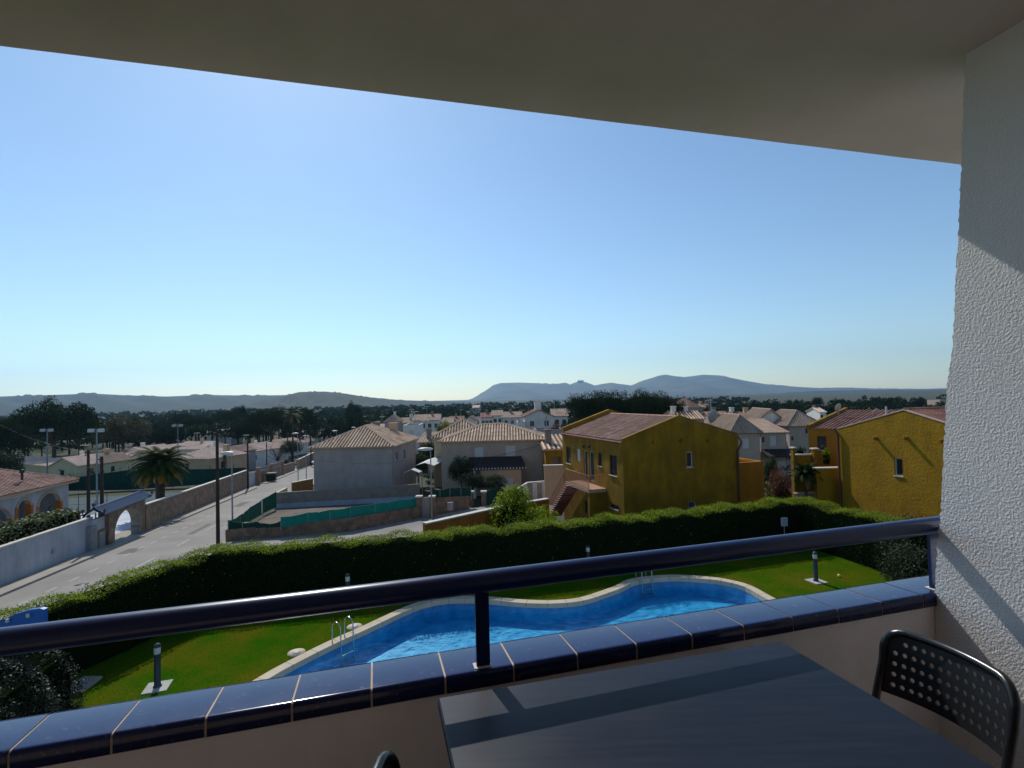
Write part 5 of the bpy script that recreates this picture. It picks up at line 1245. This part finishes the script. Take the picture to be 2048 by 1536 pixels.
TR = [
 ('round',2,m_pine,108,801,128,128,'largest dark pine at the left, rising above the cream bungalows'),
 ('pine',1,m_pine,55,828,60,135,'dark pine leaning out left of the largest pine'),
 ('pine',2,m_pine,160,822,70,140,'dark pine shoulder on the right side of the largest pine'),
 ('round',0,m_brleaf,247,832,92,150,'brownish green rounded tree right of the largest dark pine'),
 ('round',1,m_pine,20,838,70,110,'dark broad tree filling the left edge of the photo'),
 ('round',2,m_leafdk,8,905,60,80,'low green tree at the left edge above the arcaded roof'),
 ('pine',3,m_pine,360,825,48,230,'dark flat topped pine above the palm crown'),
 ('pine',1,m_pine,398,832,60,210,'dark pine between the palm and the tall hedge pole'),
 ('round',1,m_pine,335,852,60,170,'low dark tree mass behind the right floodlight mast'),
 ('pine',0,m_pine,478,812,30,260,'small dark pine before the wooded slope with the white buildings'),
 ('pine',2,m_pine,455,822,60,230,'dark pine left of the big pine group by the road'),
 ('pine',3,m_pine,540,816,90,150,'big dark pine behind the white bungalows beside the road'),
 ('pine',0,m_pine,600,818,70,160,'big dark pine right half of the group with the distant palm'),
 ('round',3,m_pine,498,838,70,170,'lower dark tree on the left of the big pine group'),
 ('round',0,m_pine,625,838,45,190,'dark round tree over the far street lamp'),
 ('round',2,m_pine,705,805,34,240,'dark rounded pine standing tallest above the grey house'),
 ('round',1,m_pine,712,828,50,170,'dark tree directly behind the grey house roof'),
 ('cypress',0,m_pine,676,848,16,150,'dark cypress left of the grey roof chimney'),
 ('round',3,m_leafdk,583,882,44,135,'leafy green bush like tree over the stone wall near the lamp'),
 ('bare',0,m_brleaf,555,893,50,112,'bare branched tree in front of the white bungalows'),
 ('cypress',1,m_leafdk,449,910,10,88,'small dark cypress beside the orange walled bungalow'),
 ('round',0,m_yelleaf,887,843,34,120,'yellow green tree behind the ribbed roofs'),
 ('round',2,m_leafdk,860,884,44,78,'dark green tree left of the beige house'),
 ('round',1,m_leafdk,835,905,46,72,'dark green tree behind the white canopies'),
 ('round',3,m_leafdk,922,914,52,57.5,'black green tree against the left of the beige house wall'),
 ('round',2,m_olive,944,946,52,54.5,'grey green round bush in front of the beige house porch'),
 ('round',0,m_leafdk,985,950,62,55,'dark round bush beside the porch of the beige house'),
 ('pine',1,m_pine,1172,788,80,92,'dark pine at the left of the big group behind the yellow house'),
 ('pine',2,m_pine,1215,783,90,95,'dark pine in the middle of the group behind the yellow house'),
 ('pine',3,m_pine,1262,790,70,97,'dark pine between the two tops behind the yellow ridge'),
 ('pine',0,m_pine,1298,782,84,93,'tall dark pine at the right of the group behind the yellow house'),
 ('pine',1,m_pine,1338,795,60,96,'dark pine touching the grey pyramid roof'),
 ('round',3,m_leafdk,1130,845,30,95,'green tree at the foot of the dark pines'),
 ('round',1,m_red,1110,846,24,98,'reddish shrub beside the big white gabled house'),
 ('round',2,m_leafdk,1543,916,30,44,'round trimmed dark tree before the white garage between the yellow houses'),
 ('round',1,m_pine,1425,808,40,150,'dark tree right of the grey pyramid roof'),
 ('cypress',1,m_leafdk,1500,955,6,40,'x'),
 ('pine',2,m_pine,1633,795,26,280,'small dark pine on the right of the tree line'),
 ('pine',0,m_pine,1680,798,20,300,'lone dark pine over the dish of the right yellow house'),
 ('pine',3,m_pine,1770,800,22,260,'small dark pine above the gable of the right yellow house'),
 ('pine',1,m_pine,1838,798,24,250,'dark pine standing out in the plain near the pillar'),
 ('round',0,m_pine,1165,800,40,140,'dark crown between the white houses and the pine group'),
 ('bare',1,m_brleaf,745,838,26,170,'thin pale tree right of the dark tree over the grey house'),
]
for a in TR:
    if a[7] == 'x': continue
    tree(*a)
shrub('red_hedge', tuple(D(1565,1000,38.5)[:2])+(-1.9,), 1.15, 1.0, 4.1, 9000, .075, m_red, 'clipped reddish rounded bush before the yellow terrace', 61, lump=12)
shrub('yellow_shrub', tuple(D(1538,1000,37.8)[:2])+(-1.9,), .45, .5, 3.4, 1000, .12, m_yelleaf, 'thin yellow green shrub left of the reddish bush', 62)
shrub('dark_shrub', tuple(D(1660,1000,34.4)[:2])+(-1.6,), .7, .6, 1.4, 900, .12, m_leafdk, 'dark shrub at the foot of the right yellow terrace wall', 63)
shrub('potted_plant', tuple(D(1652,905,36)[:2])+(D(1652,925,36).z,), .35, .3, 1.0, 350, .1, m_leaf, 'leafy green plant on the upper terrace by the orange door', 64)
shrub('potted_plant', tuple(D(1600,905,37)[:2])+(D(1600,915,37).z,), .45, .4, .8, 350, .1, m_leafdk, 'low dark plant behind the upper terrace parapet', 65)
shrub('lawn_shrub', tuple(D(868,990,55)[:2])+(-3.2,), 1.6, 1., 1.3, 700, .15, m_leaf, 'sunlit bright green shrub in the garden left of the beige house', 66)
# far woods, one mass of crowns
rng = random.Random(77); fm = MB(); cnt = 0
while cnt < 1900:
    px = rng.uniform(-120, 2000); Y = 170*math.exp(rng.uniform(0, 1.75)); 
    if 760 < px < 1140 and Y < 210: continue
    if px > 1380 and Y < 230: continue
    x = lat(px)*Y; g = -7.2; h = rng.uniform(6.5, 11.5) if px > 350 else rng.uniform(4, 11)
    if px > 1500 and Y > 420: continue
    R_ = rng.uniform(3.2, 6.5); c = Vector((x, Y, g+h*.55)); s_ = .55+Y/900; n = int(150*(200/Y)**.5)
    crown(fm, c, R_, h*.55, n, s_*1.25, rng, 5, .5); cnt += 1
    fm.tube([(x, Y, g-1), (x, Y, g+h*.6)], .25, 4, cap=False)
tag(fm.build('woods', m_pine), 'dark green far woods filling the plain behind the houses', 'woods', kind='stuff')
# low garden greenery between the far houses
fm = MB(); rng = random.Random(78)
for _ in range(420):
    px = rng.uniform(-60, 1640); Y = rng.uniform(62, 165)
    if 470 < px < 760 and Y < 110: continue
    x = lat(px)*Y; s = RH.dot(Vector((x, Y, 0))); tt = TH.dot(Vector((x, Y, 0)))
    if -24 < tt < -9 or (tt < -20 and s < 95) : continue
    R_ = rng.uniform(.7, 1.9); z = terr(x, Y); crown(fm, (x, Y, z+.3), R_, R_*rng.uniform(1.2,2.2), 90, .28, rng, 5, .4)
tag(fm.build('garden_greenery', m_leafdk), 'low shrubs scattered in the gardens between the far houses', 'shrubs', kind='stuff')

# ------------------------------------------------------------------ the balcony
m_wallw = mat('stucco_white', (.86,.85,.84), .95, .05, 2., .6, 130, bdist=.005, streak=.06)
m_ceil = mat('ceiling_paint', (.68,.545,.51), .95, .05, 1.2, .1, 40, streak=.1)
m_par = mat('parapet_paint', (.84,.78,.75), .95, .04, 2.5, .08, 60, streak=.14)
m_glaze = bpy.data.materials.new('blue_glazed_tile_cap'); m_glaze.use_nodes = True
nt = m_glaze.node_tree; N = nt.nodes; L = nt.links; p = N['Principled BSDF']
p.inputs['Base Color'].default_value = (.008,.016,.075,1); p.inputs['Specular IOR Level'].default_value = .42
tc = N.new('ShaderNodeTexCoord'); nz = N.new('ShaderNodeTexNoise'); nz.inputs['Scale'].default_value = 9; nz.inputs['Detail'].default_value = 8
mr = N.new('ShaderNodeMapRange'); mr.inputs[1].default_value = .35; mr.inputs[2].default_value = .75; mr.inputs[3].default_value = .12; mr.inputs[4].default_value = .2
L.new(tc.outputs['Object'], nz.inputs[0]); L.new(nz.outputs[0], mr.inputs[0]); L.new(mr.outputs[0], p.inputs['Roughness'])
n2 = N.new('ShaderNodeTexNoise'); n2.inputs['Scale'].default_value = 60; n2.inputs['Detail'].default_value = 6; cr = N.new('ShaderNodeValToRGB'); cr.color_ramp.elements[0].position = .62; cr.color_ramp.elements[1].position = .95
cr.color_ramp.elements[0].color = (.008,.016,.075,1); cr.color_ramp.elements[1].color = (.16,.18,.24,1); L.new(tc.outputs['Object'], n2.inputs[0]); L.new(n2.outputs[0], cr.inputs[0]); L.new(cr.outputs[0], p.inputs['Base Color'])
m_rail = mat('blue_rail_paint', (.004,.015,.08), .3, .1, 3, spec=.5, coat=.1)
m_grout = mat('grout', (.50,.40,.30), .9, .15, 20)
n_in = lambda u: 1.505+.027*u
n_rl = lambda u: 1.513+.033*u
FL = -1.54
par = thing('balcony_parapet', 'balcony parapet wall with a coping of dark blue glazed tiles', 'parapet', B(0, 1.5, FL))
mb = MB(); mb.box(B(-4, n_in(-4)+.012, FL), B(3.2, n_in(3.2)+.012, FL)-B(-4, n_in(-4)+.012, FL), ND*.15, Z*(-.828-FL)); mb.build('wall', m_par, par)
prof = [(.178,-.835),(.178,-.797),(.174,-.788),(.16,-.7850),(.02,-.7796)]+[(.012-.012*math.sin(a), -.7914+.012*math.cos(a)) for a in [math.pi/2*k/8 for k in range(9)]]+[(0,-.800),(0,-.826),(.012,-.828)]
js = [-.0215+.2005*k for k in range(-20, 15)]
tl = MB(); gr = MB()
for k, (a, b) in enumerate(zip(js, js[1:])):
    rk = random.Random(k); dzk = rk.uniform(-.0008,.0008); dn = rk.uniform(-.001,.001); g_ = .0028
    ra = [B(a+g_, n_in(a)+n_+dn, z+dzk) for n_, z in prof]; rb = [B(b-g_, n_in(b)+n_+dn, z+dzk) for n_, z in prof]
    tl.loft([ra, rb], False, True, True); tl.quad(*ra[::-1]); tl.quad(*rb)
ra = [B(js[0], n_in(js[0])+n_*.97+.0025, z-.0022) for n_, z in prof]; rb = [B(js[-1], n_in(js[-1])+n_*.97+.0025, z-.0022) for n_, z in prof]
gr.loft([ra, rb], True, True, False)
tl.build('coping_tiles', m_glaze, par); gr.build('grout', m_grout, par)
rail = thing('balcony_railing', 'thick dark blue tubular handrail on short posts above the parapet', 'railing', B(.29, 1.52, -.78))
mb = MB(); mb.tube([B(-4, n_rl(-4), -.53), B(3.0, n_rl(3.0), -.53)], .0315, 28); mb.build('handrail', m_rail, rail)
for u in (-1.45, .294, 2.098):
    mb = MB(); mb.box(B(u-.02, n_rl(u)-.006+.02, -.80), UD*.04, ND*.012+ND*.0, Z*.27); mb.build('post', m_rail, rail)
    mb = MB(); mb.box(B(u-.028, n_rl(u)+.004, -.7835), UD*.05, ND*.035, Z*.006); mb.build('sealant', mat('sealant',(.6,.55,.48),.7), rail)
# side wall, battered outer edge, rough render
edge = [(1.372,1.35),(1.372,1.20),(1.404,.8),(1.419,.62),(1.462,.155),(1.49,-.01),(1.529,-.459),(1.548,-.585),(1.566,-.779),(1.572,-1.0),(1.573,FL)]
def edge_n(z):
    for (n0, z0), (n1, z1) in zip(edge, edge[1:]):
        if z1 <= z <= z0: return n0+(n1-n0)*(z0-z)/(z0-z1)
    return edge[0][0] if z > edge[0][1] else edge[-1][0]
mb = MB(); rw = random.Random(4); K = 260; es = []
for k in range(K+1):
    z = 1.3-(1.3-FL)*k/K; es.append((edge_n(z)+rw.uniform(-.0028,.0028), z))
ring = [B(2.05, n_, z) for n_, z in es]; ring2 = [p+UD*.2+ND*.0 for p in ring]; back = [B(2.05, -1.6, z) for n_, z in es]; back2 = [p+UD*.2 for p in back]
mb.loft([back, ring, ring2, back2], False, False, False)
mb.quad(B(2.05,-1.6,1.3), B(2.05,1.37,1.3), B(2.25,1.37,1.3), B(2.25,-1.6,1.3))
tag(mb.build('side_wall', m_wallw, origin=B(2.05,0,FL)), 'rough white rendered side wall of the balcony on the right', 'wall')
# ceiling and floor
CZ = 1.18
cl = G(0, 88, EYE+CZ); cr_ = G(1922, 328, EYE+CZ); dr = (cr_-cl).normalized(); e0 = cl-dr*3.0; e1 = cr_+dr*1.5
mb = MB(); back_ = -ND*3.8
n = 60; pts = []; rw = random.Random(9)
for k in range(n+1):
    q = e0.lerp(e1, k/n); f_ = k/n; bow = .012*math.sin(math.pi*f_); pts.append(q+ND*(bow+rw.uniform(-.0012,.0012)))
low = pts; up_ = [p+Z*.03+ND*.012 for p in pts]; up2 = [p+Z*.28+ND*.012 for p in pts]; bk = [p+back_ for p in pts]; bk2 = [p+back_+Z*.28 for p in pts]
mb.loft([bk, low, up_, up2, bk2, bk], False, False, False)
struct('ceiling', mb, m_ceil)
mb = MB(); mb.box(B(-4,-1.6,FL-.25), UD*7.2, ND*3.2, Z*.25); m_fl = mat('balcony_floor', (.36,.28,.22), .6, .15, 4); struct('floor', mb, m_fl)
bk = thing('rear_facade', 'white facade behind the balcony with a dark sliding glass door', 'facade', B(0,-1.6,FL))
mb = MB(); mb.box(B(-4,-1.6,FL), UD*6.05, ND*-.2, Z*2.9); mb.build('wall', m_par, bk)
mb = MB(); mb.box(B(-1.4,-1.598,FL), UD*2.4, ND*.05, Z*2.1); d_ = mb.build('sliding_door', m_frame, bk); mb = MB(); mb.box(B(-1.33,-1.545,FL+.07), UD*2.26, ND*.01, Z*1.96); mb.build('pane', m_glass, d_)
mb = MB(); mb.box(B(-4,-1.6,FL), UD*-.2, ND*3.0, Z*2.75); tag(mb.build('side_wall', m_wallw, origin=B(-4,0,FL)), 'opposite white side wall of the balcony outside the picture on the left', 'wall')
# own building below the balcony
mb = MB(); mb.box(B(-6,1.2,FL-.25-7.2), UD*14, ND*-8, Z*7.2); tag(mb.build('apartment_block', m_white, origin=B(0,0,-8)), 'white apartment block carrying the balcony, below the picture', 'building')

# table
m_table = bpy.data.materials.new('table_top'); m_table.use_nodes = True
nt = m_table.node_tree; N = nt.nodes; L = nt.links; p = N['Principled BSDF']; p.inputs['Specular IOR Level'].default_value = .18
tc = N.new('ShaderNodeTexCoord'); mp = N.new('ShaderNodeMapping'); mp.inputs['Rotation'].default_value = (0,0,-A0); mp.inputs['Scale'].default_value = (3,45,3)
nz = N.new('ShaderNodeTexNoise'); nz.inputs['Scale'].default_value = 1.5; nz.inputs['Detail'].default_value = 6; cr = N.new('ShaderNodeValToRGB')
cr.color_ramp.elements[0].color = (.004,.008,.018,1); cr.color_ramp.elements[1].color = (.012,.015,.027,1); cr.color_ramp.elements[0].position = .3; cr.color_ramp.elements[1].position = .7
L.new(tc.outputs['Object'], mp.inputs[0]); L.new(mp.outputs[0], nz.inputs[0]); L.new(nz.outputs[0], cr.inputs[0]); L.new(cr.outputs[0], p.inputs['Base Color'])
n3 = N.new('ShaderNodeTexNoise'); n3.inputs['Scale'].default_value = 3.5; n3.inputs['Detail'].default_value = 5; mr = N.new('ShaderNodeMapRange'); mr.inputs[1].default_value = .3; mr.inputs[2].default_value = .7; mr.inputs[3].default_value = .36; mr.inputs[4].default_value = .48
L.new(tc.outputs['Object'], n3.inputs[0]); L.new(n3.outputs[0], mr.inputs[0]); L.new(mr.outputs[0], p.inputs['Roughness'])
tb = thing('balcony_table', 'dark blue grey rectangular table pushed up to the parapet', 'table', B(.7, 1.0, FL))
mb = MB(); u0, u1, n0, n1, zt_ = .148, 1.225, .55, 1.425, -.785; b_ = .006
def rr(u_, n_, z): return [B(a, b, z) for a, b in ((u0+u_, n0+n_), (u1-u_, n0+n_), (u1-u_, n1-n_), (u0+u_, n1-n_))]
mb.loft([rr(b_,b_,zt_-.03), rr(0,0,zt_-.025), rr(0,0,zt_-.004), rr(b_*.7,b_*.7,zt_)], True); mb.build('tabletop', m_table, tb)
for u in (u0+.03, u1-.08):
    for n_ in (n0+.03, n1-.08): mb = MB(); mb.box(B(u, n_, FL), UD*.05, ND*.05, Z*(zt_-.03-FL)); mb.build('leg', m_table, tb)
mb = MB()
for n_ in (n0+.04, n1-.06): mb.box(B(u0+.08, n_, zt_-.10), UD*(u1-u0-.16), ND*.02, Z*.07)
for u in (u0+.04, u1-.06): mb.box(B(u, n0+.08, zt_-.10), UD*.02, ND*(n1-n0-.16), Z*.07)
mb.build('apron', m_table, tb)

# chairs: local x forward, y left, z up from the floor
m_chair = mat('black_chair_plastic', (.012,.014,.017), .38, .2, 20, spec=.5)
m_chairm = mat('black_chair_tube', (.012,.013,.015), .28, .2, 20, spec=.6)
def make_chair(label):
    t = thing('chair', label, 'chair', (0,0,0), 'black chairs at the balcony table')
    hw = .173
    def curve(y, z): return -.205-(z-.58)*.16-.045*(1-(y/hw)**2)   # x of the backrest surface
    # perforated panel: a grid of cells, each with its hole, and a rim
    zb2, zt2, c_ = .615, .795, .05; y0, y1, z0_, z1_ = -.155, .155, .628, .782; NC, NR = 14, 5; th = .006; mb = MB()
    def S(y, z, o=0.): return Vector((curve(y, z)-o, y, z))
    cw, chh = (y1-y0)/NC, (z1_-z0_)/NR; r_ = .0072
    for i in range(NC):
        for j in range(NR):
            cy, cz = y0+cw*(i+.5), z0_+chh*(j+.5); sq = [(-1,-1),(0,-1),(1,-1),(1,0),(1,1),(0,1),(-1,1),(-1,0)]
            O_ = [(cy+a*cw/2, cz+b*chh/2) for a, b in sq]; solid = i in (0, NC-1) and j == NR-1
            if solid:
                mb.quad(*[S(*O_[k]) for k in (0,2,4,6)]); mb.quad(*[S(*O_[k], th) for k in (6,4,2,0)]); continue
            I_ = [(cy+r_*math.cos(math.atan2(b, a)), cz+r_*math.sin(math.atan2(b, a))) for a, b in sq]
            for k in range(8):
                l = (k+1) % 8; mb.quad(S(*O_[k]), S(*O_[l]), S(*I_[l]), S(*I_[k])); mb.quad(S(*O_[l], th), S(*O_[k], th), S(*I_[k], th), S(*I_[l], th)); mb.quad(S(*I_[k]), S(*I_[l]), S(*I_[l], th), S(*I_[k], th))
    bd = [(y0+cw*k/2, z0_) for k in range(2*NC)]+[(y1, z0_+chh*k/2) for k in range(2*NR)]+[(y1-cw*k/2, z1_) for k in range(2*NC)]+[(y0, z1_-chh*k/2) for k in range(2*NR)]
    def proj(y, z):
        Y = y*hw/y1; Zz = zb2+(z-z0_)*(zt2-zb2)/(z1_-z0_)
        ax_, az_ = abs(Y)-(hw-c_), Zz-(zt2-c_)
        if ax_ > 0 and az_ > 0:
            q = max(ax_, az_)/max(1e-6, math.hypot(ax_, az_)); ax_ *= q; az_ *= q; Y = math.copysign(hw-c_+ax_, Y); Zz = zt2-c_+az_
        return Y, Zz
    for k in range(len(bd)):
        a, b = bd[k], bd[(k+1) % len(bd)]; A_, B_2 = proj(*a), proj(*b)
        mb.quad(S(*A_), S(*B_2), S(*b), S(*a)); mb.quad(S(*B_2, th), S(*A_, th), S(*a, th), S(*b, th)); mb.quad(S(*A_), S(*A_, th), S(*B_2, th), S(*B_2))
    mb.build('backrest', m_chair, t)
    # back tube: foot, up, arch, down
    R_ = []
    R_ += [(-.235, -hw-.012, 0), (-.19, -hw-.008, .25), (-.172, -hw-.004, .44), (-.185, -hw-.002, .54), (-.203, -hw, .62), (curve(hw, .70)-.004, -hw, .70)]
    for k in range(0, 6): a = math.pi/2*k/5; y = -hw+c_-c_*math.cos(a); z = zt2+.004-c_+c_*math.sin(a); R_.append((curve(y, z)-.004, y, z))
    for k in range(1, 8): y = (-hw+c_)+(2*hw-2*c_)*k/8; R_.append((curve(y, zt2)-.004, y, zt2+.004))
    L_ = [(x, -y, z) for x, y, z in R_[:12]][::-1]
    mb = MB(); mb.tube(R_+L_, .0115, 10); mb.build('back_frame', m_chairm, t)
    mb = MB()
    g = [(hw+.01)*s_ for s_ in (-1, 1)]
    st = MB(); o_ = []
    for k in range(32):
        a = 2*math.pi*k/32; cx = abs(math.cos(a))**.5*(1 if math.cos(a) > 0 else -1); sy = abs(math.sin(a))**.5*(1 if math.sin(a) > 0 else -1); o_.append((cx*.195, sy*.19))
    st.loft([[Vector((x*.97, y*.97, .425)) for x, y in o_], [Vector((x, y, .435)) for x, y in o_], [Vector((x, y, .447)) for x, y in o_], [Vector((x*.95, y*.95, .452)) for x, y in o_]], True, True, True)
    st.build('seat', m_chair, t)
    for s_ in (-1, 1):
        mb = MB(); mb.tube([(.225, s_*(hw+.012), 0), (.195, s_*(hw+.005), .38), (.175, s_*hw, .415), (.12, s_*hw, .423), (-.172, s_*(hw+.004), .423)], .011, 8); mb.build('leg', m_chairm, t)
    mb = MB(); mb.tube([(.19, -hw, .40), (.19, hw, .40)], .009, 6); mb.tube([(-.172, -hw, .36), (-.172, hw, .36)], .009, 6); mb.build('stretcher', m_chairm, t)
    return t
ch1 = make_chair('black chair with a perforated backrest at the right end of the table')
ch2 = copy_tree(ch1); ch2['label'] = 'black chair seen edge on, left of the table, only its top showing'
p_ = B(1.56-.285, 1.145, FL); ch1.location = p_; ch1.rotation_euler.z = A0+math.pi
p_ = B(-.02+.285, 1.02, FL); ch2.location = p_; ch2.rotation_euler.z = A0

# ------------------------------------------------------------------ air
HZ = .00008
mb = MB(); mb.box((-11000,-80,-14), (22000,0,0), (0,7000,0), (0,0,520))
m_h = bpy.data.materials.new('haze'); m_h.use_nodes = True; nt = m_h.node_tree; nt.nodes.remove(nt.nodes['Principled BSDF'])
pv = nt.nodes.new('ShaderNodeVolumePrincipled'); pv.inputs['Color'].default_value = (.34,.66,1,1); pv.inputs['Density'].default_value = HZ; pv.inputs['Anisotropy'].default_value = .55
nt.links.new(pv.outputs[0], nt.nodes['Material Output'].inputs['Volume'])
hzo = mb.build('haze', m_h); tag(hzo, 'thin pale blue air between the houses and the hills', 'haze', kind='stuff')
